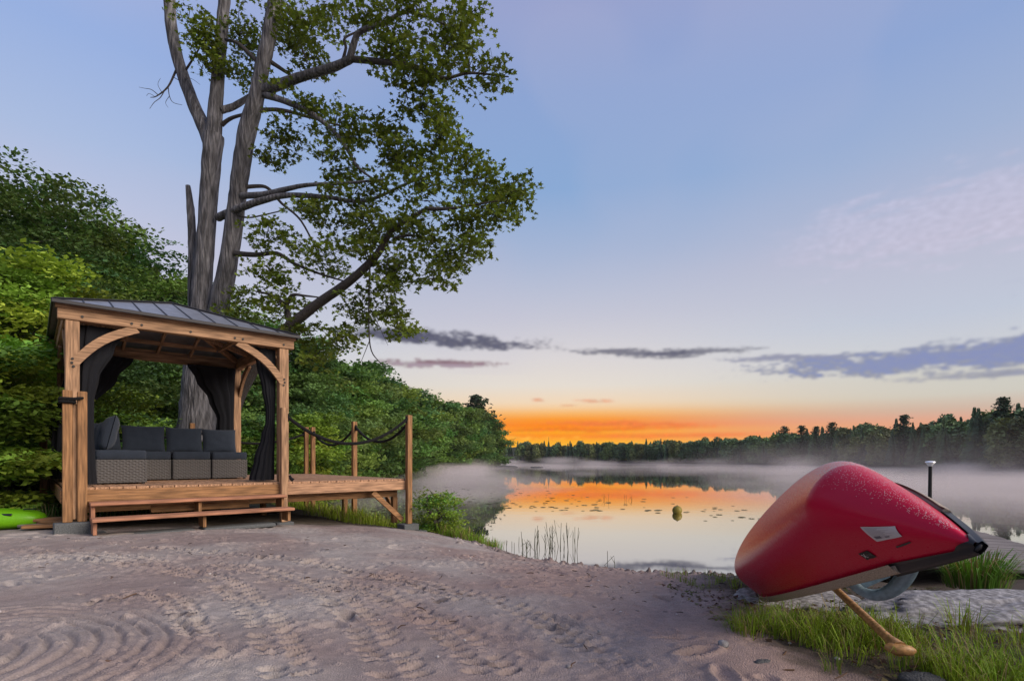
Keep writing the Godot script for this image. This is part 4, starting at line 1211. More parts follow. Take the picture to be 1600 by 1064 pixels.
func make_gazebo() -> void:
	var t := thing("gazebo", "cedar gazebo with a dark metal hip roof and curved knee braces", "gazebo", DECK_AT, DECK_TURN)
	var h := 1.285
	var tops := 2.085
	for x in [-h, h]:
		for z in [h, -h]:
			post(t, x, z, 0.0, tops, 0.142, M.cedar_y)
	# beams and the trim above them
	for s in [1.0, -1.0]:
		obj("beam", boxm(Vector3(0, 2.15, s * (h + 0.035)), Vector3(2.86, 0.135, 0.11), 0.006), M.cedar_x, t)
		obj("beam", boxm(Vector3(s * (h + 0.035), 2.148, 0), Vector3(0.108, 0.135, 2.52), 0.006), M.cedar_z, t)
		obj("trim_board", boxm(Vector3(0, 2.245, s * (h + 0.06)), Vector3(2.90, 0.055, 0.10), 0.004), M.cedar_x, t)
		obj("trim_board", boxm(Vector3(s * (h + 0.06), 2.244, 0), Vector3(0.098, 0.055, 2.58), 0.004), M.cedar_z, t)
	# curved knee braces, two on each side, bolted
	for side in 4:
		var b := Basis(Vector3.UP, side * PI * 0.5)
		for e in [-1.0, 1.0]:
			var st := begin()
			st.set_smooth_group(0xFFFFFFFF)
			var lo := []
			var hi := []
			for k in 11:
				var f := k / 10.0
				# from the post, 1.50 m up, to the beam, 0.66 m along; bowed upwards
				var c := Vector2(h - 0.005 - 0.66 * f, 1.53 + 0.545 * f)
				var bow := sin(PI * f) * 0.075
				c += Vector2(0.62, 0.78) * bow
				var nrm := Vector2(0.62, 0.78) * 0.052
				lo.append(c - nrm)
				hi.append(c + nrm)
			for k in 10:
				var z0 := h + 0.074
				var z1 := h + 0.030
				var q := []
				for pz in [z0, z1]:
					for v in [lo[k], lo[k + 1], hi[k + 1], hi[k]]:
						q.append(b * Vector3(e * v.x, v.y, pz))
				quad(st, q[0], q[1], q[2], q[3])
				quad(st, q[7], q[6], q[5], q[4])
				quad(st, q[4], q[5], q[1], q[0])
				quad(st, q[3], q[2], q[6], q[7])
				if k == 0:
					quad(st, q[0], q[3], q[7], q[4])
				if k == 9:
					quad(st, q[1], q[5], q[6], q[2])
			var br := obj("knee_brace", done(st), M.cedar_x if side % 2 == 0 else M.cedar_z, t)
			if side == 0:
				for w in [Vector2(h + 0.0, 1.60), Vector2(h + 0.005, 1.55), Vector2(h - 0.01, 1.505)]:
					var bt := begin()
					tube(bt, [Vector3(e * w.x, w.y, h + 0.07), Vector3(e * w.x, w.y, h + 0.084)], [0.015], 8)
					obj("bolt", done(bt), M.bolt, br)
	for x in [-1.19, -0.68, -0.57, 0.0, 0.57, 0.68, 1.27]:
		var bt := begin()
		tube(bt, [Vector3(x, 2.135, h + 0.088), Vector3(x, 2.135, h + 0.101)], [0.016], 8)
		obj("bolt", done(bt), M.bolt, t)
	# hip roof: each slope is sheets between standing seams
	var e := 1.47
	var y0 := 2.285
	var y1 := 2.83
	var strips := 10
	for side in 4:
		var b := Basis(Vector3.UP, side * PI * 0.5)
		var slope := Node3D.new()
		slope.name = "roof_slope"
		t.add_child(slope, true)
		for k in strips:
			var xa := -e + 2.0 * e * k / strips
			var xb := -e + 2.0 * e * (k + 1) / strips
			var up := func(x: float, lift: float) -> Vector3:   # the hip line over x
				var f := 1.0 - absf(x) / e
				return Vector3(x, lerpf(y0, y1, f) + lift, e * (1.0 - f))
			var st := begin()
			st.set_smooth_group(0xFFFFFFFF)
			var pa := Vector3(xa, y0, e)
			var pb := Vector3(xb, y0, e)
			var ta: Vector3 = up.call(xa, 0.0)
			var tb: Vector3 = up.call(xb, 0.0)
			for lift in [0.0, -0.018]:
				var l := Vector3(0, lift, 0)
				if lift == 0.0:
					quad(st, b * (pa + l), b * (ta + l), b * (tb + l), b * (pb + l))
				else:
					quad(st, b * (pb + l), b * (tb + l), b * (ta + l), b * (pa + l))
			quad(st, b * pa, b * pb, b * (pb - Vector3(0, 0.018, 0)), b * (pa - Vector3(0, 0.018, 0)))
			obj("roof_panel", done(st), M.roof_metal, slope)
			if k > 0:
				st = begin()
				box(st, beam_xf(b * (pa + Vector3(0, 0.006, 0.0)), b * (ta + Vector3(0, 0.006, 0)), b * Vector3(0, 1, 0.3)), Vector3(pa.distance_to(ta), 0.016, 0.014), 0.003)
				obj("seam", done(st), M.roof_edge, slope)
		var st2 := begin()
		box(st2, Transform3D(b, b * Vector3(0, y0 - 0.018, e + 0.008)), Vector3(2 * e + 0.03, 0.045, 0.024), 0.004)
		obj("eave_trim", done(st2), M.roof_edge, slope)
		st2 = begin()
		box(st2, beam_xf(b * Vector3(-e, y0 + 0.012, e), b * Vector3(0, y1 + 0.012, 0)), Vector3(Vector3(e, y1 - y0, e).length(), 0.02, 0.075), 0.006)
		obj("hip_cap", done(st2), M.roof_edge, slope)
		# timber under the sheets
		st2 = begin()
		box(st2, beam_xf(b * Vector3(-h, 2.24, h), b * Vector3(0, 2.70, 0)), Vector3(1.87, 0.10, 0.05))
		obj("hip_rafter", done(st2), M.cedar_x, t)
		for x in [-0.5, 0.0, 0.5]:
			st2 = begin()
			box(st2, beam_xf(b * Vector3(x, 2.235, h), b * Vector3(x, 2.235 + 0.40 * (1.0 - absf(x) / h), h * absf(x) / h)), Vector3(h * (1.0 - absf(x) / h) * 1.04, 0.08, 0.04))
			obj("rafter", done(st2), M.cedar_z, t)
		obj("purlin", boxm_at(b, Vector3(0, 2.33, 0.88), Vector3(1.7, 0.07, 0.04)), M.cedar_x, t)
	# black netting curtains gathered at the posts; profile: height, centre x, centre z, half width, half depth
	curtain("black netting curtain tied back beside the gazebo's right front post", [[2.07, 1.05, 1.17, 0.15, 0.05], [1.8, 1.08, 1.16, 0.125, 0.06], [1.45, 1.12, 1.15, 0.09, 0.07], [1.12, 1.15, 1.13, 0.06, 0.06], [0.95, 1.15, 1.13, 0.06, 0.06], [0.7, 1.12, 1.12, 0.09, 0.08], [0.35, 1.07, 1.10, 0.13, 0.12], [0.02, 1.04, 1.08, 0.165, 0.15]], 1)
	curtain("black netting curtain tied back at the gazebo's back right post", [[2.07, 0.84, -1.15, 0.34, 0.05], [1.8, 0.90, -1.15, 0.27, 0.08], [1.45, 1.0, -1.15, 0.18, 0.10], [1.10, 1.06, -1.15, 0.12, 0.09], [0.8, 1.05, -1.15, 0.13, 0.11], [0.02, 1.0, -1.13, 0.22, 0.16]], 2)
	curtain("black netting curtain gathered behind the gazebo's left front post", [[2.07, -1.0, 1.16, 0.24, 0.05], [1.8, -1.05, 1.15, 0.18, 0.06], [1.4, -1.12, 1.14, 0.10, 0.07], [1.1, -1.14, 1.12, 0.075, 0.07], [0.7, -1.14, 1.10, 0.075, 0.07], [0.3, -1.13, 1.08, 0.08, 0.08], [0.02, -1.12, 1.06, 0.09, 0.09]], 3)
	curtain("black netting curtain hanging outside the gazebo's open left side", [[2.07, -1.17, -0.55, 0.05, 0.60], [1.7, -1.2, -0.75, 0.07, 0.42], [1.2, -1.26, -0.95, 0.09, 0.2], [0.9, -1.30, -1.0, 0.10, 0.16], [0.4, -1.30, -0.98, 0.12, 0.2], [0.05, -1.28, -0.98, 0.13, 0.22]], 4)
	curtain("black netting curtain bunched at the gazebo's back left post", [[2.07, -0.85, -1.17, 0.36, 0.05], [1.7, -0.95, -1.16, 0.26, 0.08], [1.2, -1.08, -1.14, 0.12, 0.1], [0.6, -1.08, -1.14, 0.13, 0.11], [0.05, -1.05, -1.12, 0.18, 0.15]], 5)

func boxm_at(b: Basis, c: Vector3, size: Vector3) -> ArrayMesh:
	var st := begin()
	box(st, Transform3D(b, b * c), size)
	return done(st)

func curtain(label: String, prof: Array, sd: int) -> void:
	var g := []
	var n := 56
	var r := RandomNumberGenerator.new()
	r.seed = sd
	var waves := []
	for k in 3:
		waves.append([r.randi_range(5, 11), r.randf_range(0, TAU), r.randf_range(0.08, 0.17)])
	var hs: float = prof[0][0] - prof[prof.size() - 1][0]
	for i in 31:
		var y: float = prof[0][0] - hs * i / 30.0
		var a := 0
		while a < prof.size() - 2 and prof[a + 1][0] > y:
			a += 1
		var f: float = smoothstep(0.0, 1.0, (prof[a][0] - y) / (prof[a][0] - prof[a + 1][0]))
		var row := []
		for k in n + 1:
			var ang := TAU * (k % n) / n
			var m := 1.0
			for w in waves:
				m += w[2] * sin(ang * w[0] + w[1] + y * 0.8)
			row.append(Vector3(lerpf(prof[a][1], prof[a + 1][1], f) + cos(ang) * m * lerpf(prof[a][3], prof[a + 1][3], f), y, lerpf(prof[a][2], prof[a + 1][2], f) + sin(ang) * m * lerpf(prof[a][4], prof[a + 1][4], f)))
		g.append(row)
	var st := begin()
	sheet(st, g)
	var o := obj("curtain", done(st), M.netting)
	o.transform = deck_frame()
	tag(o, label, "curtain")

# a stuffed cushion: a box with swollen faces and pinched corners
func cushion(size: Vector3, swell := 0.35, seed_ := 1) -> ArrayMesh:
	var n := FastNoiseLite.new()
	n.seed = seed_
	n.frequency = 5.0
	var st := begin()
	st.set_smooth_group(1)
	var res := 14
	for axis in 3:
		for s in [-1.0, 1.0]:
			var g := []
			for i in res + 1:
				var row := []
				for k in res + 1:
					var v := Vector3.ZERO
					v[axis] = s
					v[(axis + 1) % 3] = -1.0 + 2.0 * i / res
					v[(axis + 2) % 3] = -1.0 + 2.0 * k / res
					var w := Vector3(v.x * sqrt(1.0 - v.y * v.y * 0.5 - v.z * v.z * 0.5 + v.y * v.y * v.z * v.z / 3.0), v.y * sqrt(1.0 - v.z * v.z * 0.5 - v.x * v.x * 0.5 + v.z * v.z * v.x * v.x / 3.0), v.z * sqrt(1.0 - v.x * v.x * 0.5 - v.y * v.y * 0.5 + v.x * v.x * v.y * v.y / 3.0))
					var p := v.lerp(w, swell) * size * 0.5
					row.append(p * (1.0 + 0.035 * n.get_noise_3dv(p * 1.4)))
				g.append(row)
			sheet(st, g, s > 0)
	return done(st)

# a throw cushion: full in the middle, thin along the seam, with drawn-out corners
func pillow(size: Vector3, thick: int, sd: int) -> ArrayMesh:
	var n := FastNoiseLite.new()
	n.seed = sd
	n.frequency = 3.0
	var st := begin()
	var res := 18
	var ua := (thick + 1) % 3
	var va := (thick + 2) % 3
	for s in [-1.0, 1.0]:
		var g := []
		for i in res + 1:
			var row := []
			for k in res + 1:
				var u := -1.0 + 2.0 * i / res
				var v := -1.0 + 2.0 * k / res
				var p := Vector3.ZERO
				var full := pow(maxf(0.0, (1.0 - pow(absf(u), 3.0)) * (1.0 - pow(absf(v), 3.0))), 0.42)
				p[ua] = u * size[ua] * 0.5 * (1.0 - 0.05 * (1.0 - v * v) * absf(u))
				p[va] = v * size[va] * 0.5 * (1.0 - 0.06 * (1.0 - u * u) * absf(v))
				p[thick] = s * size[thick] * 0.5 * (full + 0.05) + 0.016 * n.get_noise_2d(p[ua] * 2.0, p[va] * 2.0) * full
				row.append(p)
			g.append(row)
		sheet(st, g, s > 0)
	return done(st)

func weave(w: float, h: float) -> ArrayMesh:   # flat strands passing over and under uprights
	var st := begin()
	st.set_smooth_group(0xFFFFFFFF)
	var rows := int(round(h / 0.023))
	var colsn := int(round(w / 0.075))
	var ch := h / rows
	var cw := w / colsn
	for j in rows:
		for i in range(-1, colsn):
			var x0 := (i + (0.5 if j % 2 else 0.0)) * cw - w * 0.5
			var xa := maxf(x0, -w * 0.5)
			var xb := minf(x0 + cw, w * 0.5)
			if xb - xa < 0.01:
				continue
			var y0 := j * ch + ch * 0.08
			var y1 := j * ch + ch * 0.92
			var xm0 := lerpf(xa, xb, 0.28)
			var xm1 := lerpf(xa, xb, 0.72)
			var ym := (y0 + y1) * 0.5
			var p := [[xa, 0.0], [xm0, 0.012], [xm1, 0.012], [xb, 0.0]]
			for k in 3:
				var z0: float = p[k][1]
				var z1: float = p[k + 1][1]
				quad(st, Vector3(p[k][0], y0, z0 * 0.5), Vector3(p[k][0], ym, z0), Vector3(p[k + 1][0], ym, z1), Vector3(p[k + 1][0], y0, z1 * 0.5))
				quad(st, Vector3(p[k][0], ym, z0), Vector3(p[k][0], y1, z0 * 0.5), Vector3(p[k + 1][0], y1, z1 * 0.5), Vector3(p[k + 1][0], ym, z1))
	return done(st)

func make_sofa() -> void:
	var f := deck_frame()
	var mods := [
		[-1.02, -0.42, 0.78, 0.15, "end module of the dark wicker sofa, nearest the steps"], [-1.02, -0.42, 0.14, -0.44, "middle module of the wicker sofa's left arm"], [-1.02, -0.44, -0.45, -1.10, "corner module of the wicker sofa"],
		[-0.43, 0.082, -0.45, -1.10, "wicker sofa module beside the corner in the back row"], [0.088, 0.672, -0.45, -1.10, "centre wicker sofa module of the back row"], [0.678, 1.265, -0.45, -1.10, "last wicker sofa module by the gazebo's back right post"]]
	for m in mods:
		var w: float = m[1] - m[0]
		var d: float = m[2] - m[3]
		var c: Vector3 = f * Vector3((m[0] + m[1]) * 0.5, 0.0, (m[2] + m[3]) * 0.5)
		var t := thing("sofa_module", m[4], "sofa", c, DECK_TURN, "wicker sofa modules under the gazebo")
		var base := obj("wicker_base", boxm(Vector3(0, 0.185, 0), Vector3(w - 0.035, 0.315, d - 0.035), 0.02), M.wicker_core, t)
		for sd in 4:
			var ww: float = (w if sd % 2 == 0 else d) - 0.02
			var o := obj("weave", weave(ww, 0.325), M.wicker, base)
			var b := Basis(Vector3.UP, sd * PI * 0.5)
			o.transform = Transform3D(b, b * Vector3(0, 0.02, ((d if sd % 2 == 0 else w) * 0.5 - 0.017)))
			stuff(o)
		for sx in [-1.0, 1.0]:
			for sz in [-1.0, 1.0]:
				obj("foot", boxm(Vector3(sx * (w * 0.5 - 0.05), 0.014, sz * (d * 0.5 - 0.05)), Vector3(0.04, 0.028, 0.04)), M.black_plastic, t)
		var cu := obj("seat_cushion", cushion(Vector3(w - 0.008, 0.135, d - 0.006), 0.16, 7), M.cushion_fabric, t)
		cu.position = Vector3(0, 0.412, 0)
	var pil := [
		[Vector3(-0.84, 0.72, 0.42), Vector3(0.18, 0.50, 0.60), Vector3(0, 0, -0.22), 0.75, "plump round cushion leaning at the near end of the sofa"],
		[Vector3(-0.88, 0.69, -0.17), Vector3(0.17, 0.46, 0.56), Vector3(0, 0, -0.18), 0.6, "dark cushion on the sofa's left arm behind the plump one"],
		[Vector3(-0.80, 0.71, -0.90), Vector3(0.50, 0.47, 0.17), Vector3(-0.2, 0.35, 0), 0.55, "dark cushion standing in the sofa's corner"],
		[Vector3(-0.24, 0.69, -0.98), Vector3(0.62, 0.47, 0.17), Vector3(-0.2, 0, 0), 0.5, "wide dark back cushion next to the sofa's corner"],
		[Vector3(0.36, 0.685, -0.98), Vector3(0.57, 0.46, 0.17), Vector3(-0.2, 0.04, 0), 0.5, "dark back cushion in the middle of the back row, before the maple trunk"],
		[Vector3(0.92, 0.68, -0.98), Vector3(0.56, 0.45, 0.17), Vector3(-0.2, -0.05, 0), 0.5, "dark back cushion at the sofa's free end by the post"]]
	for k in pil.size():
		var o := obj("cushion", pillow(pil[k][1], 0 if k < 2 else 2, 40 + k), M.cushion_fabric)
		o.transform = f * Transform3D(Basis.from_euler(pil[k][2]), pil[k][0])
		tag(o, pil[k][4], "cushion", "dark cushions on the sofa")

func make_ropes() -> void:
	var f := deck_frame()
	var runs := [
		[Vector3(1.235, 0.99, 1.64), Vector3(3.31, 1.06, 1.64), 0.42, "black rope sagging across the deck's front from the gazebo to the outermost post"],
		[Vector3(3.40, 1.04, 1.60), Vector3(3.44, 1.02, -0.64), 0.34, "black rope sagging along the deck's outer side to the middle post"],
		[Vector3(3.44, 1.0, -0.74), Vector3(3.44, 0.98, -2.88), 0.32, "black rope sagging from the middle post to the deck's far corner"],
		[Vector3(3.27, 0.96, -3.06), Vector3(0.94, 0.96, -3.10), 0.25, "black rope along the deck's back edge behind the sofa's free end"],
		[Vector3(0.86, 0.96, -3.12), Vector3(-1.36, 0.96, -3.12), 0.25, "black rope along the deck's back edge behind the maple trunk side"]]
	for e in runs:
		var pts := []
		for k in 25:
			var q := k / 24.0
			pts.append(e[0].lerp(e[1], q) - Vector3(0, e[2] * 4.0 * q * (1.0 - q), 0))
		var st := begin()
		tube(st, pts, [0.026], 8)
		for end in [e[0], e[1]]:   # the knot at the post
			tube(st, [end + Vector3(0, 0.05, 0), end, end - Vector3(0, 0.07, 0)], [0.022, 0.03, 0.018], 7)
		var o := obj("rope", done(st), M.rope)
		o.transform = f
		tag(o, e[3], "rope", "black ropes strung between the deck posts")
	var st2 := begin()
	for k in 2:
		var ring := []
		for i in 17:
			var a := TAU * i / 16.0
			ring.append(Vector3(-1.345 + 0.068 * signf(cos(a)) * pow(absf(cos(a)), 0.5), 1.07 - 0.035 * k, 1.625 + 0.068 * signf(sin(a)) * pow(absf(sin(a)), 0.5)))
		tube(st2, ring, [0.02], 7, false)
	tube(st2, [Vector3(-1.33, 1.06, 1.69), Vector3(-1.24, 1.08, 1.71), Vector3(-1.20, 1.09, 1.68)], [0.02, 0.02, 0.014], 7)
	var o2 := obj("rope", done(st2), M.rope)
	o2.transform = f
	tag(o2, "black rope end wound round the post left of the steps", "rope")
	var st3 := begin()
	tube(st3, [Vector3(1.262, 0.10, 1.66), Vector3(1.27, 0.06, 1.68), Vector3(1.30, 0.03, 1.70)], [0.018, 0.024, 0.03], 7)
	var o3 := obj("rope", done(st3), M.rope)
	o3.transform = f
	tag(o3, "knotted black rope end lying at the foot of the right front post", "rope")

# ---------- the canoe ----------
const CL := 4.4879
const CB := 0.9081
const CD := 0.3195
const CR := 0.0946
const CX := 0.9352   # how full the section is sideways and how flat below
const CY := 0.3282

func canoe_pt(s: float, t: float, out := 0.0) -> Vector3:
	var b := CB * 0.5 * pow(maxf(1.0 - pow(absf(s), 1.5832), 0.0001), 0.9254)
	var top := CD + CR * pow(absf(s), 2.6)
	var kb := 0.0619 * s * s + (top - 0.0619) * pow(clampf((absf(s) - 0.8041) / 0.1959, 0.0, 1.0), 1.1951)
	var a := t * PI * 0.5
	return Vector3(signf(t) * pow(absf(sin(a)), CX) * b, kb + (top - kb) * (1.0 - pow(absf(cos(a)), CY)), s * CL * 0.5)

func canoe_out(s: float, t: float, out: float) -> Vector3:
	var e := 0.004
	var u := canoe_pt(minf(s + e, 0.999), t) - canoe_pt(s - e, t)
	var v := canoe_pt(s, minf(t + e, 0.999)) - canoe_pt(s, t - e)
	var n := v.cross(u).normalized()
	if n.y > 0.0 and absf(t) < 0.5 or n.x * t < 0.0 and absf(t) >= 0.5:
		n = -n
	return canoe_pt(s, t) + n * out

func canoe_patch(s0: float, s1: float, t00: float, t01: float, t10: float, t11: float, out: float) -> ArrayMesh:
	var st := begin()
	st.set_smooth_group(1)
	var n := 8
	for i in n:
		for k in n:
			var q := []
			for c in [[i, k], [i + 1, k], [i + 1, k + 1], [i, k + 1]]:
				var f := float(c[0]) / n
				var g := float(c[1]) / n
				var flat := canoe_pt(s0, t00).lerp(canoe_pt(s1, t10), f).lerp(canoe_pt(s0, t01).lerp(canoe_pt(s1, t11), f), g)
				var s := flat.z / (CL * 0.5)
				var tt := 0.1
				var best := 1e9
				for m in 160:
					var w := 1.0 - pow(1.0 - (m + 0.5) / 160.0, 2.0)
					var gap := canoe_pt(s, w).distance_squared_to(flat)
					if gap < best:
						best = gap
						tt = w
				q.append([canoe_out(s, tt, out), Vector2(f, g)])
			for w in [0, 1, 2, 0, 2, 3]:
				st.set_uv(q[w][1])
				st.add_vertex(q[w][0])
	st.generate_normals()
	return st.commit()

func make_canoe() -> void:
	var t := thing("canoe", "red canoe propped upside down on the shore beside the paddle", "canoe")
	t.transform = Transform3D(Basis(Vector3(-0.6115, -0.7871, -0.0805), Vector3(0.7121, -0.5919, 0.3775), Vector3(-0.3448, 0.1735, 0.9225)).orthonormalized(), Vector3(1.7162, 1.0784, -3.6554))
	var inv := t.transform.affine_inverse()
	var ss := []
	for k in 121:
		ss.append(sin((k / 120.0 - 0.5) * PI) * 0.9955)
	var g := []
	var gi := []
	for s in ss:
		var row := []
		var rowi := []
		for k in 61:
			var tt := k / 30.0 - 1.0
			tt = signf(tt) * (1.0 - pow(1.0 - absf(tt), 2.2))   # closer rows towards the gunwales
			var p := canoe_pt(s, tt)
			row.append(p)
			rowi.append(Vector3(p.x * 0.975, p.y + 0.012 * (1.0 - absf(tt)), p.z * 0.993))
		g.append(row)
		gi.append(rowi)
	var st := begin()
	sheet(st, g)
	obj("hull", done(st), M.canoe_red, t)
	st = begin()
	sheet(st, gi, true)
	obj("hull_lining", done(st), M.canoe_inside, t)
	for e in [1.0, -1.0]:
		var pts := []
		for k in 61:
			var s := lerpf(-0.985, 0.86, k / 60.0)
			pts.append(canoe_pt(s, e) + Vector3(e * 0.004, 0.0, 0))
		st = begin()
		tube(st, pts, [0.0165], 8)
		var lip := []
		for p in pts:
			lip.append([p + Vector3(e * 0.012, -0.030, 0), p + Vector3(e * 0.017, 0.006, 0)])
		sheet(st, lip)
		obj("gunwale", done(st), M.gunwale_trim, t)
	# black end cap over the bow, its skirt tapering back along both gunwales
	st = begin()
	for e in [1.0, -1.0]:
		var cap := []
		for i in 25:
			var s := lerpf(0.845, 0.9985, pow(i / 24.0, 0.6))
			var f := (s - 0.845) / 0.155
			var q := lerpf(0.05, 0.11, f) if s < 0.972 else lerpf(0.11, 1.0, pow(clampf((s - 0.972) / 0.022, 0.0, 1.0), 1.2))   # share of the hull's depth that the cap covers
			var t0 := acos(pow(q, 1.0 / CY)) / (PI * 0.5)
			var row := []
			for k in 10:
				row.append(canoe_out(s, e * lerpf(minf(t0, 0.9995), 0.99995, k / 9.0), 0.006))
			var edge: Vector3 = canoe_pt(s, e)
			row.append(edge + Vector3(e * 0.016, 0.004, 0))
			row.append(edge + Vector3(e * 0.014, 0.022, 0))
			row.append(edge + Vector3(-e * 0.006, 0.024, 0))
			row.append(Vector3(0, edge.y + 0.02, edge.z))
			cap.append(row)
		sheet(st, cap, e < 0)
	obj("bow_cap", done(st), M.black_plastic, t)
	var grip := []
	for k in 13:
		var a := TAU * k / 12.0
		grip.append(Vector3(cos(a) * 0.026, CD + CR * 0.97 + 0.012, CL * 0.5 * 0.975 + sin(a) * 0.045))
	st = begin()
	tube(st, grip, [0.0085], 7, false)
	obj("carry_handle", done(st), M.black_plastic, t)
	var stern := begin()
	for e in [1.0, -1.0]:
		var cap := []
		for i in 9:
			var s := lerpf(-0.9, -0.998, i / 8.0)
			var edge: Vector3 = canoe_pt(s, e)
			cap.append([edge + Vector3(e * 0.014, -0.02, 0), edge + Vector3(e * 0.014, 0.02, 0), Vector3(0, edge.y + 0.02, edge.z)])
		sheet(stern, cap, e > 0)
	obj("stern_cap", done(stern), M.black_plastic, t)
	for s in [-0.05, -0.55]:
		var a := canoe_pt(s, 1.0)
		st = begin()
		box(st, beam_xf(a, Vector3(-a.x, a.y, a.z)), Vector3(a.x * 2.0, 0.03, 0.055))
		obj("thwart", done(st), M.paddle_wood, t)
	# dew on the upward side, pale to paint the hull's wet sheen
	var drop := begin()
	tube(drop, [Vector3(0, 0, 0), Vector3(0, 0.55, 0), Vector3(0, 0.8, 0)], [1.0, 0.75, 0.25], 6)
	var dm := done(drop)
	var dw := []
	var dt := PackedColorArray()
	var dr := RandomNumberGenerator.new()
	dr.seed = 5
	for k in 24000:
		var s := dr.randf_range(-0.9, 0.975)
		var tt := dr.randf_range(-0.97, 0.3)
		var n := (canoe_out(s, tt, 0.01) - canoe_pt(s, tt)).normalized()
		if (t.basis * n).y < 0.62 + dr.randf_range(-0.1, 0.25):
			continue
		var z := n.cross(Vector3.FORWARD if absf(n.z) < 0.9 else Vector3.UP).normalized()
		var size := dr.randf_range(0.0004, 0.0012)
		dw.append(Transform3D(Basis(z, n, z.cross(n)).scaled(Vector3(size, size, size)), canoe_pt(s, tt)))
		dt.append(Color.WHITE)
	multi("sheen_dew_drops", dm, M.sheen_dew, dw, dt, t)
	# sticker and marks on the near side of the bow
	var im := Image.create(128, 128, false, Image.FORMAT_RGB8)
	im.fill(Color(0.74, 0.73, 0.75))
	var r := RandomNumberGenerator.new()
	r.seed = 9
	for k in 15:
		im.fill_rect(Rect2i(10, 10 + k * 7, r.randi_range(40, 104), 2), Color(0.40, 0.40, 0.44))
	im.fill_rect(Rect2i(14, 84, 30, 22), Color(0.36, 0.36, 0.4))
	im.fill_rect(Rect2i(60, 92, 22, 14), Color(0.44, 0.44, 0.47))
	var sm := mat("sticker", Color(0.85, 0.85, 0.85), 0.5)
	sm.albedo_texture = ImageTexture.create_from_image(im)
	obj("sticker", canoe_patch(0.886, 0.932, 0.70, 0.925, 0.50, 0.80, 0.003), sm, t)
	var lm := Image.create(96, 48, false, Image.FORMAT_RGB8)
	lm.fill(Color(0.05, 0.045, 0.05))
	for k in 26:
		lm.fill_rect(Rect2i(8 + k, 10 + k, 5, 3), Color(0.85, 0.85, 0.86))
		lm.fill_rect(Rect2i(34 - k, 10 + k, 4, 2), Color(0.85, 0.85, 0.86))
	for k in 3:
		lm.fill_rect(Rect2i(46 + k * 15, 18, 8, 16), Color(0.3, 0.3, 0.31))
	var lg := mat("logo_print", Color(0.8, 0.8, 0.8), 0.5)
	lg.albedo_texture = ImageTexture.create_from_image(lm)
	obj("logo", canoe_patch(0.822, 0.848, 0.984, 0.9955, 0.978, 0.994, 0.003), lg, t)
	obj("slot_mark", canoe_patch(0.903, 0.933, 0.966, 0.974, 0.905, 0.925, 0.003), M.black_plastic, t)  # flat dark patch painted where the hull has a slot
	# bent blue grey plastic seat hanging out below the gunwale
	var hoop := [Vector3(1.307, 1.016, -2.120), Vector3(1.328, 0.960, -2.120), Vector3(1.360, 0.920, -2.100), Vector3(1.398, 0.908, -2.060), Vector3(1.424, 0.936, -2.000), Vector3(1.444, 0.990, -1.950), Vector3(1.441, 1.056, -1.900), Vector3(1.424, 1.118, -1.860)].map(func(p): return inv * p)
	var hp := curve(hoop, 5)
	st = begin()
	var deep: Vector3 = (inv.basis * Vector3(0.10, 0.05, -0.99)).normalized()
	var mid: Vector3 = inv * Vector3(1.386, 1.064, -2.000)
	var band := []
	for p in hp:
		var inw: Vector3 = (mid - p).normalized()
		band.append([p, p + inw * 0.042, p + inw * 0.042 + deep * 0.03, p + deep * 0.03, p])
	sheet(st, band)
	obj("seat", done(st), M.blue_plastic, t)
	st = begin()
	st.set_smooth_group(0xFFFFFFFF)
	var pl := [Vector3(1.351, 1.031, -2.200), Vector3(1.404, 0.925, -2.160), Vector3(1.494, 0.986, -2.120), Vector3(1.485, 1.087, -2.150)].map(func(p): return inv * p)
	quad(st, pl[0], pl[1], pl[2], pl[3])
	quad(st, pl[3] + deep * 0.02, pl[2] + deep * 0.02, pl[1] + deep * 0.02, pl[0] + deep * 0.02)
	obj("seat_panel", done(st), M.blue_plastic, t)
	# paddle: the grip rests on the stone, the blade is under the hull
	var p := thing("paddle", "varnished wooden paddle sticking out from under the red canoe", "paddle")
	var a := Vector3(1.650, 0.652, -2.310)
	var b := Vector3(1.754, 0.746, -2.900)
	var dir := (b - a).normalized()
	st = begin()
	tube(st, [a - dir * 0.02, a + dir * 0.1, a + dir * 0.5, a + dir * 0.95, a + dir * 1.05], [0.023, 0.0195, 0.019, 0.019, 0.022], 12)
	obj("shaft", done(st), M.paddle_wood, p)
	st = begin()
	var sidew := Vector3(0.93, -0.06, 0.25).normalized()
	tube(st, [a - sidew * 0.052 - dir * 0.026, a - sidew * 0.036 - dir * 0.032, a - dir * 0.034, a + sidew * 0.040 - dir * 0.036, a + sidew * 0.058 - dir * 0.030], [0.010, 0.022, 0.026, 0.021, 0.009], 12)
	tube(st, [a - dir * 0.035, a - dir * 0.0, a + dir * 0.05], [0.034, 0.029, 0.0215], 12)
	obj("grip", done(st), M.paddle_wood, p)
	st = begin()
	var bl := []
	for k in 9:
		var f := k / 8.0
		var w := 0.024 + 0.075 * sin(PI * minf(f * 0.62 + 0.05, 0.75))
		var c := a + dir * (1.02 + 0.42 * f)
		bl.append([c - sidew * w, c + Vector3(0, 0.011, 0), c + sidew * w, c - Vector3(0, 0.011, 0), c - sidew * w])
	sheet(st, bl)
	obj("blade", done(st), M.paddle_wood, p)

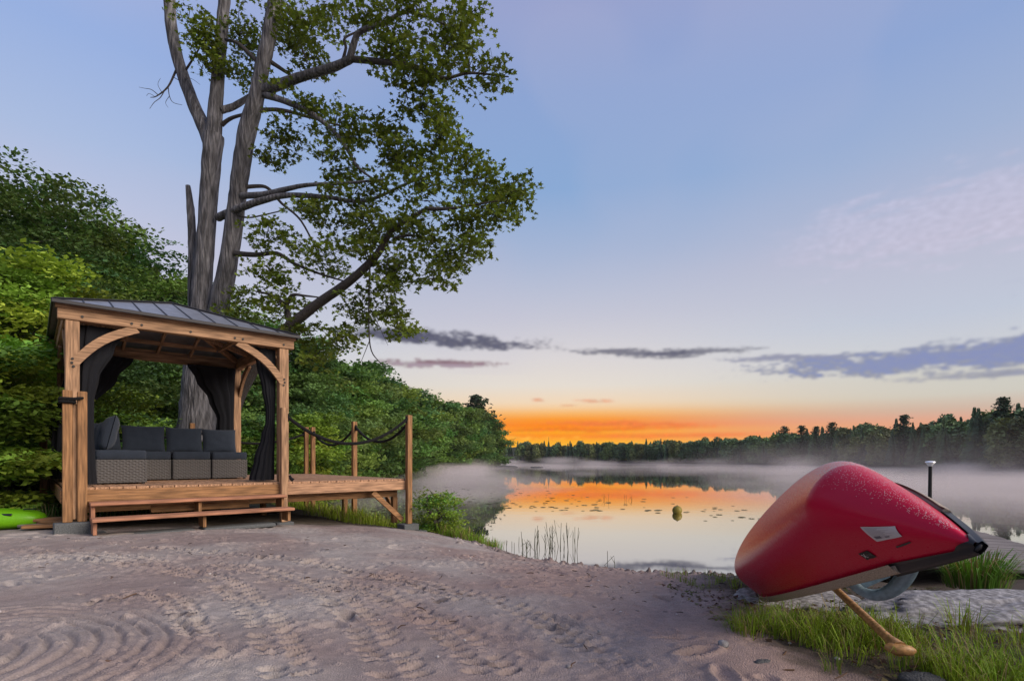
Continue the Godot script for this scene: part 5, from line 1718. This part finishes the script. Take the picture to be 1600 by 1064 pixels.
func make_small_things() -> void:
	var r := RandomNumberGenerator.new()
	r.seed = 64
	# green kayak at the picture's edge
	var k := thing("kayak", "bright green plastic kayak lying on the ground at the trees' edge", "kayak", Vector3(-6.02, 0.66, -6.95), 0.12)
	var g := []
	for i in 41:
		var s := i / 40.0
		var w := pow(maxf(0.0, 1.0 - pow(absf(2.0 * s - 1.0), 3.6)), 0.6)
		var row := []
		for q in 29:
			var a := TAU * q / 28.0
			var cx := signf(cos(a)) * pow(absf(cos(a)), 0.8)
			var sy := signf(sin(a)) * pow(absf(sin(a)), 0.75)
			row.append(Vector3(-s * 3.0, sy * (0.155 if sy > 0 else 0.15) * (0.25 + 0.75 * w) * minf(1.0, w * 2.5) + 0.03 * absf(2.0 * s - 1.0), cx * 0.33 * w))
		g.append(row)
	var st := begin()
	sheet(st, g)
	obj("hull", done(st), M.kayak_green, k)
	st = begin()
	box(st, Transform3D(Basis(Vector3.RIGHT, 1.0), Vector3(-0.34, 0.10, 0.21)), Vector3(0.16, 0.012, 0.03))
	obj("deck_fitting", done(st), M.black_plastic, k)
	st = begin()
	box(st, Transform3D(Basis(Vector3.RIGHT, 0.5), Vector3(-0.16, 0.155, 0.07)), Vector3(0.13, 0.012, 0.02))
	obj("deck_fitting", done(st), M.black_plastic, k)
	# scrap boards
	var bd := [[Vector3(-5.83, 0.69, -6.95), 0.75, 0.25, 0.05, "topmost scrap board of the little pile by the kayak"], [Vector3(-5.76, 0.655, -6.85), 0.62, -0.2, 0.0, "scrap board lying crosswise in the little pile by the kayak"], [Vector3(-5.80, 0.62, -6.72), 0.5, 0.45, 0.0, "short scrap board at the front of the little pile"], [Vector3(-5.88, 0.61, -6.84), 0.7, 0.1, -0.02, "lowest scrap board of the little pile by the kayak"]]
	for e in bd:
		var o := obj("scrap_board", boxm(Vector3.ZERO, Vector3(e[1], 0.035, 0.12), 0.005), M.greywood_x if e[4].begins_with("low") else M.postwood_x)
		o.position = e[0]
		o.rotation = Vector3(0.06, e[2], e[3])
		tag(o, e[4], "board")
	# the dock running out at the right
	var dir := Vector3(0.36, 0, -0.93).normalized()
	var across := Vector3(0.93, 0, 0.36).normalized()
	var corner := Vector3(5.76, 0, -6.05)
	var d := thing("dock", "weathered grey plank dock running out into the lake behind the grass tuft", "dock", Vector3(corner.x, 0.5, corner.z) - across * 0.95, atan2(-across.z, across.x))
	var pm := boxm(Vector3.ZERO, Vector3(1.92, 0.036, 0.134), 0.005)
	var tones := []
	for q in 4:
		var m: StandardMaterial3D = M.greywood_x.duplicate()
		m.albedo_color = (Color(0.31, 0.275, 0.255) * [0.82, 1.0, 1.12, 0.93][q]).linear_to_srgb()
		m.uv1_offset = Vector3(q * 0.3, q * 0.7, q * 0.2)
		tones.append(m)
	for q in 27:
		var o := obj("plank", pm, tones[r.randi() % 4], d)
		o.position = Vector3(r.randf_range(-0.012, 0.012), -0.018 + r.randf_range(-0.003, 0.003), 1.75 - q * 0.141)
		o.rotation.y = r.randf_range(-0.005, 0.005)
	for x in [-0.85, 0.0, 0.85]:
		obj("stringer", boxm(Vector3(x, -0.11, -0.08), Vector3(0.05, 0.14, 3.76)), M.greywood_z, d)
	for x in [-0.8, 0.8]:
		for z in [-1.8, 0.1]:
			obj("pile", boxm(Vector3(x, -0.75, z), Vector3(0.1, 1.2, 0.1)), M.greywood_y, d)
	# path light at the dock's end
	var l := thing("post_light", "small unlit lamp with a clear cap on a thin black pole by the dock", "lamp", Vector3(5.442, 0.42, -7.0))
	st = begin()
	tube(st, [Vector3(0.0, 0, 0), Vector3(0.012, 0.95, 0)], [0.024, 0.021], 10)
	obj("pole", done(st), M.pole_paint, l)
	st = begin()
	tube(st, [Vector3(0.012, 0.94, 0), Vector3(0.012, 0.955, 0), Vector3(0.012, 0.978, 0), Vector3(0.012, 0.99, 0)], [0.02, 0.026, 0.044, 0.042], 12)
	obj("lamp_cap", done(st), M.lamp_glass, l)
	st = begin()
	tube(st, [Vector3(0.012, 0.988, 0), Vector3(0.012, 1.004, 0), Vector3(0.012, 1.012, 0)], [0.058, 0.056, 0.02], 14)
	obj("lamp_lid", done(st), M.lamp_glass, l)
	# buoy
	var b := thing("buoy", "round mustard buoy floating on the orange water", "buoy", Vector3(4.462, 0.075, -14.5))
	st = begin()
	st.set_smooth_group(1)
	var gb := []
	for i in 15:
		var row := []
		var th := PI * i / 14.0
		for q in 25:
			row.append(Vector3(sin(th) * cos(TAU * q / 24.0), cos(th), sin(th) * sin(TAU * q / 24.0)) * 0.13)
		gb.append(row)
	sheet(st, gb)
	obj("float_ball", done(st), M.buoy_paint, b)
	st = begin()
	tube(st, [Vector3(0, 0.115, 0), Vector3(0, 0.142, 0)], [0.022, 0.014], 8)
	obj("neck", done(st), M.black_plastic, b)

# ---------- small plants ----------
func blade(st: SurfaceTool, root: Vector3, lean: Vector3, height: float, width: float, c: Color) -> void:
	var side := lean.cross(Vector3.UP)
	side = side.normalized() if side.length() > 0.01 else Vector3.RIGHT
	side *= width * 0.5
	var p1 := root + Vector3.UP * height * 0.45 + lean * height * 0.16
	var p2 := root + Vector3.UP * height * 0.80 + lean * height * 0.52
	var tip := root + Vector3.UP * height * (1.0 - 0.35 * lean.length()) + lean * height * 1.0
	st.set_color(c)
	quad(st, root - side, root + side, p1 + side * 0.9, p1 - side * 0.9)
	st.set_color(c)
	quad(st, p1 - side * 0.9, p1 + side * 0.9, p2 + side * 0.6, p2 - side * 0.6)
	tri(st, p2 - side * 0.6, p2 + side * 0.6, tip)

func tuft(st: SurfaceTool, r: RandomNumberGenerator, at: Vector3, n: int, radius: float, height: float, c: Color, wide := 0.006, splay := 0.75) -> void:
	for k in n:
		var a := r.randf_range(0, TAU)
		var q := sqrt(r.randf()) * radius
		var root := at + Vector3(cos(a) * q, -0.02, sin(a) * q)
		var lean := Vector3(cos(a), 0, sin(a)) * (q / radius) * splay * r.randf_range(0.4, 1.2) + Vector3(r.randf_range(-0.25, 0.25), 0, r.randf_range(-0.25, 0.25))
		var v := r.randf_range(0.6, 1.35)
		var dry := r.randf()
		var col := Color(c.r * v, c.g * v, c.b * v) if dry > 0.22 else Color(0.24 * v, 0.19 * v, 0.09 * v)
		blade(st, root, lean, height * r.randf_range(0.5, 1.15), wide * r.randf_range(0.7, 1.3), col)

func make_plants() -> void:
	var r := RandomNumberGenerator.new()
	r.seed = 808
	var green := Color(0.14, 0.25, 0.022)
	var fresh := Color(0.24, 0.33, 0.03)
	# the big tuft before the dock
	var st := begin()
	st.set_smooth_group(0xFFFFFFFF)
	tuft(st, r, Vector3.ZERO, 620, 0.19, 0.30, Color(0.11, 0.23, 0.03), 0.007, 1.0)
	var o := obj("grass_tuft", done(st), M.blade)
	o.position = Vector3(3.405, 0.528, -3.950)
	tag(o, "big bushy grass tuft growing before the grey dock", "grass tuft")
	# grass between the sand and the ledge
	var sg := begin()
	sg.set_smooth_group(0xFFFFFFFF)
	for k in 300:
		var px := r.randf_range(0.0, 1.0)
		var x: float
		var d: float
		if k < 120:   # strip below the canoe
			x = lerpf(1.22, 1.95, px)
			d = 2.98 - 0.10 * px + r.randf_range(-0.16, 0.14)
			if k % 3 == 0:
				x = lerpf(1.5, 2.1, px)
				d = r.randf_range(2.62, 2.85)
		elif k < 265:   # the corner nearest the camera
			x = lerpf(1.42, 3.1, px)
			d = 2.06 + 0.36 * px + r.randf_range(-0.05, 0.22)
			if k % 4 == 0:
				d += r.randf_range(0.15, 0.5)
			if x < 1.75 and d < 2.3:
				x += 0.35
		else:   # thin dry tufts towards the water
			x = lerpf(1.5, 2.5, px)
			d = r.randf_range(4.2, 5.6)
		var h := r.randf_range(0.07, 0.20)
		if k >= 265:
			h *= 0.6
		tuft(sg, r, Vector3(x, ground_at(x, d) + 0.01, -d), r.randi_range(10, 34), r.randf_range(0.03, 0.08), h, green.lerp(fresh, r.randf()), 0.0036, 1.1)
	stuff(tag(obj("grass", done(sg), M.blade), "green grass growing between the sand and the granite ledge", "grass"))
	# moss and dead leaves on the soil among the grass
	var sl := begin()
	sl.set_smooth_group(0xFFFFFFFF)
	for k in 2600:
		var x := r.randf_range(1.2, 3.6)
		var d := r.randf_range(2.1, 4.4)
		if x < 1.5 and d < 2.7:
			continue
		var y := ground_at(x, d) + r.randf_range(0.0, 0.025)
		var b := Basis.from_euler(Vector3(r.randf_range(-0.5, 0.5), r.randf_range(0, TAU), r.randf_range(-0.5, 0.5)))
		var s := r.randf_range(0.008, 0.022)
		var v := r.randf_range(0.5, 1.3)
		sl.set_color([Color(0.13, 0.07, 0.04), Color(0.08, 0.045, 0.035), Color(0.09, 0.10, 0.025), Color(0.16, 0.13, 0.06)][k % 4] * v)
		tri(sl, Vector3(x, y, -d) + b * Vector3(-s, 0, -s * 0.5), Vector3(x, y, -d) + b * Vector3(s, 0.003, -s * 0.4), Vector3(x, y, -d) + b * Vector3(0, 0, s))
	stuff(tag(obj("leaf_litter", done(sl), M.blade), "brown leaf litter and moss bits on the soil by the ledge", "leaf litter"))
	# pebbles, bark bits and dead leaves strewn on the sand
	var sp := begin()
	for k in 420:
		var x := r.randf_range(-5.5, 2.4)
		var d := r.randf_range(2.25, 7.2)
		if k % 3 == 0:
			x = r.randf_range(0.2, 2.4)
			d = r.randf_range(2.3, 6.2)
		if to_shore(Vector2(x, d)) < 0.15:
			continue
		var y := ground_at(x, d) + 0.004
		var s := r.randf_range(0.004, 0.013)
		var b := Basis.from_euler(Vector3(r.randf_range(-0.3, 0.3), r.randf_range(0, TAU), r.randf_range(-0.3, 0.3)))
		var v := r.randf_range(0.6, 1.3)
		sp.set_color([Color(0.25, 0.21, 0.2) * v, Color(0.11, 0.065, 0.04) * v, Color(0.35, 0.33, 0.32) * v, Color(0.07, 0.05, 0.04) * v][k % 4])
		if k % 4 == 1 or k % 4 == 3:
			tube(sp, [Vector3(x, y, -d) - b * Vector3(s * 3.0, 0, 0), Vector3(x, y + 0.004, -d), Vector3(x, y, -d) + b * Vector3(s * 3.0, 0, s)], [s * 0.3, s * 0.35, s * 0.2], 4)
		else:
			tube(sp, [Vector3(x, y - s * 0.4, -d), Vector3(x, y, -d), Vector3(x, y + s * 0.55, -d)], [s * 1.1, s * 1.2, s * 0.6], 6)
	stuff(tag(obj("sand_litter", done(sp), M.needle), "pebbles and bits of twig strewn over the sand", "pebbles"))
	# bank grass under and behind the deck, and along the shore
	var sb := begin()
	sb.set_smooth_group(0xFFFFFFFF)
	for k in 620:
		var i := 6 + r.randi() % 5
		var a := shore[i]
		var b := shore[i + 1]
		var q := a.lerp(b, r.randf())
		var away := (b - a).normalized().orthogonal()
		var off := r.randf_range(-0.15, 1.3 if i < 9 else 0.25)
		var p := q + away * off
		if to_shore(p) < -0.3:
			p = q - away * off
		var y := maxf(ground_at(p.x, p.y), -0.05)
		tuft(sb, r, Vector3(p.x, y, -p.y), r.randi_range(8, 16), 0.10, r.randf_range(0.18, 0.42) * (0.75 if i >= 9 else 1.0), (green.lerp(fresh, r.randf()) * r.randf_range(0.6, 1.0) if i >= 9 else fresh * r.randf_range(0.8, 1.5)), 0.009, 0.6)
	for k in 170:   # the near water's edge beside the deck
		var f := r.randf()
		var p := Vector2(-1.35, 10.1).lerp(Vector2(-0.30, 8.75), f) + Vector2(r.randf_range(-0.25, 0.1), r.randf_range(-0.15, 0.2))
		tuft(sb, r, Vector3(p.x, maxf(ground_at(p.x, p.y), 0.0), -p.y), 12, 0.08, r.randf_range(0.12, 0.30) * (1.0 - 0.3 * f), green, 0.007, 0.6)
	for k in 260:   # behind the kayak and the gazebo's left side
		var x := r.randf_range(-9.5, -5.9)
		var d := r.randf_range(7.3, 10.5)
		tuft(sb, r, Vector3(x, ground_at(x, d), -d), 12, 0.12, r.randf_range(0.15, 0.4), Color(0.06, 0.13, 0.02), 0.009, 0.6)
	stuff(tag(obj("bank_grass", done(sb), M.blade), "green bank grass along the water beneath the deck", "grass"))
	# shrub at the deck's outer post
	var sh := leafy_tree("shrub", 0.74, 0.25, 22, 13, Color(0.15, 0.27, 0.04), 655, 0.02, 0.30)
	sh.name = numbered("shrub")
	add_child(sh)
	sh.position = Vector3(-1.381, 0.08, -10.0)
	tag(sh, "small leafy green shrub at the water's edge beside the deck's outermost post", "shrub")
	# reeds standing in the shallow water
	var spots := [[Vector3(0.284, 0, -8.517), 7, 0.38, "thin reed clump in the water nearest the grassy bank"], [Vector3(0.528, 0, -8.700), 11, 0.44, "dense reed clump in the middle of the reed row"], [Vector3(0.730, 0, -9.022), 8, 0.42, "upright reed clump right of the dense one"], [Vector3(0.963, 0, -8.700), 7, 0.44, "bent reed clump at the open end of the reed row"], [Vector3(0.064, 0, -8.891), 6, 0.24, "few short reeds just off the grassy bank"], [Vector3(3.330, 0, -19.031), 3, 0.42, "pair of distant reeds in the orange reflection"], [Vector3(4.123, 0, -19.031), 4, 0.46, "little distant reed group in the orange reflection"], [Vector3(1.271, 0, -7.519), 2, 0.16, "lone short reed stalks close to the sand"]]
	for e in spots:
		var at: Vector3 = e[0]
		var sr := begin()
		sr.set_smooth_group(0xFFFFFFFF)
		for k in e[1]:
			var p := Vector3(r.randf_range(-0.17, 0.17), -0.1, r.randf_range(-0.3, 0.3))
			var h: float = e[2] * r.randf_range(0.28, 1.05)
			var lean := Vector3(r.randf_range(-0.3, 0.3), 0, r.randf_range(-0.2, 0.2)) * r.randf()
			var top := p + Vector3(0, h + 0.1, 0) + lean * h
			sr.set_color(Color(0.05, 0.055, 0.022) * r.randf_range(0.6, 1.4))
			var pts := [p, p.lerp(top, 0.6), top]
			if r.randf() < 0.4:   # a snapped stalk
				pts.append(top + Vector3(r.randf_range(-0.14, 0.14), -r.randf_range(0.06, 0.2), r.randf_range(-0.05, 0.05)))
			tube(sr, pts, [0.0042, 0.0038, 0.0032, 0.0025], 4, false)
			if r.randf() < 0.5:
				tube(sr, [p.lerp(top, 0.55), p.lerp(top, 0.8) + Vector3(r.randf_range(-0.06, 0.06), 0.04, 0)], [0.004, 0.002], 3, false)
		var q := obj("reed_clump", done(sr), M.blade)
		q.position = Vector3(at.x, 0, at.z)
		tag(q, e[3], "reeds")
	# thin stalks along the foot of the left bank
	var ss := begin()
	ss.set_smooth_group(0xFFFFFFFF)
	for k in 130:
		var f := r.randf()
		var p := Vector2(-13.2, 68).lerp(Vector2(-4.6, 108), f) + Vector2(r.randf_range(0.5, 2.5), r.randf_range(-1, 1))
		ss.set_color(Color(0.10, 0.09, 0.07) * r.randf_range(0.6, 1.3))
		tube(ss, [Vector3(p.x, -0.1, -p.y), Vector3(p.x + r.randf_range(-0.05, 0.05), r.randf_range(0.5, 1.3), -p.y)], [0.035, 0.015], 3, false)
	stuff(tag(obj("bank_reeds", done(ss), M.blade), "thin grey stalks in the mist along the wooded bank's foot", "reeds"))
	# lily pads
	var pad := begin()
	pad.set_smooth_group(0xFFFFFFFF)
	for k in 10:
		var a0 := TAU * (k + 0.25) / 10.6
		var a1 := TAU * (k + 1.25) / 10.6
		tri(pad, Vector3.ZERO, Vector3(cos(a0), 0.04, sin(a0)), Vector3(cos(a1), 0.04, sin(a1)))
	var pm := done(pad)
	var where := []
	var tints := PackedColorArray()
	for k in 290:
		var p: Vector2
		if k < 110:
			p = Vector2(r.randfn(1.6, 2.2), 15.0 + absf(r.randfn(0.0, 4.5)))
		elif k < 140:
			p = Vector2(r.randfn(6.0, 0.9), r.randfn(14.2, 1.4))
		else:
			p = Vector2(r.randf_range(-0.14, -0.02), 1.0)
			var d := 11.5 + 30.0 * pow(r.randf(), 1.6)
			p = Vector2(r.randf_range(-0.27, -0.07) * d, d)
		if to_shore(p) > -0.4:
			continue
		var s := r.randf_range(0.04, 0.11)
		where.append(Transform3D(Basis.from_euler(Vector3(r.randf_range(-0.06, 0.06), r.randf_range(0, TAU), r.randf_range(-0.06, 0.06))).scaled(Vector3(s, s, s)), Vector3(p.x, 0.006, -p.y)))
		var v := r.randf_range(0.6, 1.3)
		tints.append(Color(0.07 * v, 0.085 * v, 0.035 * v))
	var lp := multi("lily_pads", pm, M.blade, where, tints, null)
	tag(lp, "small lily pads scattered over the calm water", "lily pads")

# ---------- mist over the water ----------
func make_mist() -> void:
	var r := RandomNumberGenerator.new()
	r.seed = 4711
	var banks := [
		# centre x, height, distance, size x, y, z, density
		]
	for k in 26:   # the low sheet, in overlapping patches
		var d := lerpf(24.0, 190.0, k / 25.0)
		for q in 2:
			var f := r.randf_range(-0.1, 0.35) if q == 0 else r.randf_range(0.4, 0.95)
			banks.append([f * d, 0.0, d * r.randf_range(0.95, 1.05), d * r.randf_range(0.5, 0.9), r.randf_range(0.45, 0.95), d * r.randf_range(0.3, 0.5), r.randf_range(0.006, 0.016) * (1.5 if q == 1 else 0.28) * clampf(50.0 / d, 0.4, 1.4)])
	for k in 26:   # thicker over the right hand water and along the left bank
		var d := r.randf_range(13.0, 46.0)
		banks.append([r.randf_range(0.55, 1.1) * d, r.randf_range(0.0, 0.25), d, r.randf_range(5.0, 12.0), r.randf_range(0.6, 1.7), r.randf_range(4.0, 9.0), r.randf_range(0.022, 0.075)])
		if k % 2 == 0:
			var g := r.randf_range(13.0, 24.0)
			banks.append([-g * r.randf_range(0.05, 0.30), 0.0, g, r.randf_range(2.5, 5.0), r.randf_range(0.4, 0.9), r.randf_range(4.0, 8.0), 0.022])
		var e := r.randf_range(24.0, 98.0)
		banks.append([-0.31 * e * r.randf_range(0.35, 0.9) + 2.5, r.randf_range(0.0, 0.3), e, r.randf_range(4.0, 9.0), r.randf_range(0.7, 2.2), r.randf_range(6.0, 14.0), r.randf_range(0.03, 0.08)])
	for k in 90:   # wisps
		var d := lerpf(20.0, 165.0, pow(r.randf(), 0.8))
		var f := r.randf_range(-0.16, 1.0)
		if k % 3 == 0:
			f = r.randf_range(0.45, 1.05)
			d = r.randf_range(18.0, 60.0)
		if k % 5 == 1:
			d = r.randf_range(150.0, 195.0)
			f = r.randf_range(-0.1, 0.3)
		if k % 7 == 2:
			d = r.randf_range(45.0, 100.0)
			f = -0.19 * r.randf_range(0.7, 1.0) + 6.0 / d
		var s := lerpf(2.2, 9.0, (d - 18.0) / 150.0)
		var tall := r.randf_range(0.5, 2.2) * lerpf(0.7, 1.8, (d - 18.0) / 150.0)
		if f > -0.05 and f < 0.4 and d < 140.0:
			tall *= 0.5
		banks.append([f * d * 0.95, r.randf_range(0.0, 0.5) * tall, d, s * r.randf_range(0.6, 2.4), tall, s * r.randf_range(0.7, 1.8), r.randf_range(0.02, 0.08) * 6.0 / (s + 3.0)])
	for k in 9:   # thin haze before the right hand wood
		var q := k / 8.0
		banks.append([lerpf(34.0, 56.0, q) + r.randf_range(-4, 4), r.randf_range(0.5, 1.5), lerpf(30.0, 125.0, q), 34.0, r.randf_range(6.0, 9.0), 30.0, 0.0018])
	for e0 in banks:
		for layer in 3:   # each wisp thins out towards its rim
			var e: Array = e0.duplicate()
			var grow: float = [1.0, 0.74, 0.46][layer]
			for q in 3:
				e[3 + q] *= grow
			e[6] *= [0.35, 0.45, 0.7][layer]
			e[0] += r.randf_range(-0.08, 0.08) * e[3]
			wisp(e)

func wisp(e: Array) -> void:
	var m := FogMaterial.new()
	m.albedo = PALE
	m.density = e[6]
	var v := FogVolume.new()
	v.shape = RenderingServer.FOG_VOLUME_SHAPE_ELLIPSOID
	v.size = Vector3(e[3], e[4], e[5])
	v.material = m
	v.name = numbered("mist")
	add_child(v)
	v.position = Vector3(e[0], e[1], -e[2])
	stuff(tag(v, "thin white morning mist drifting low over the lake", "mist", "mist banks on the lake"))
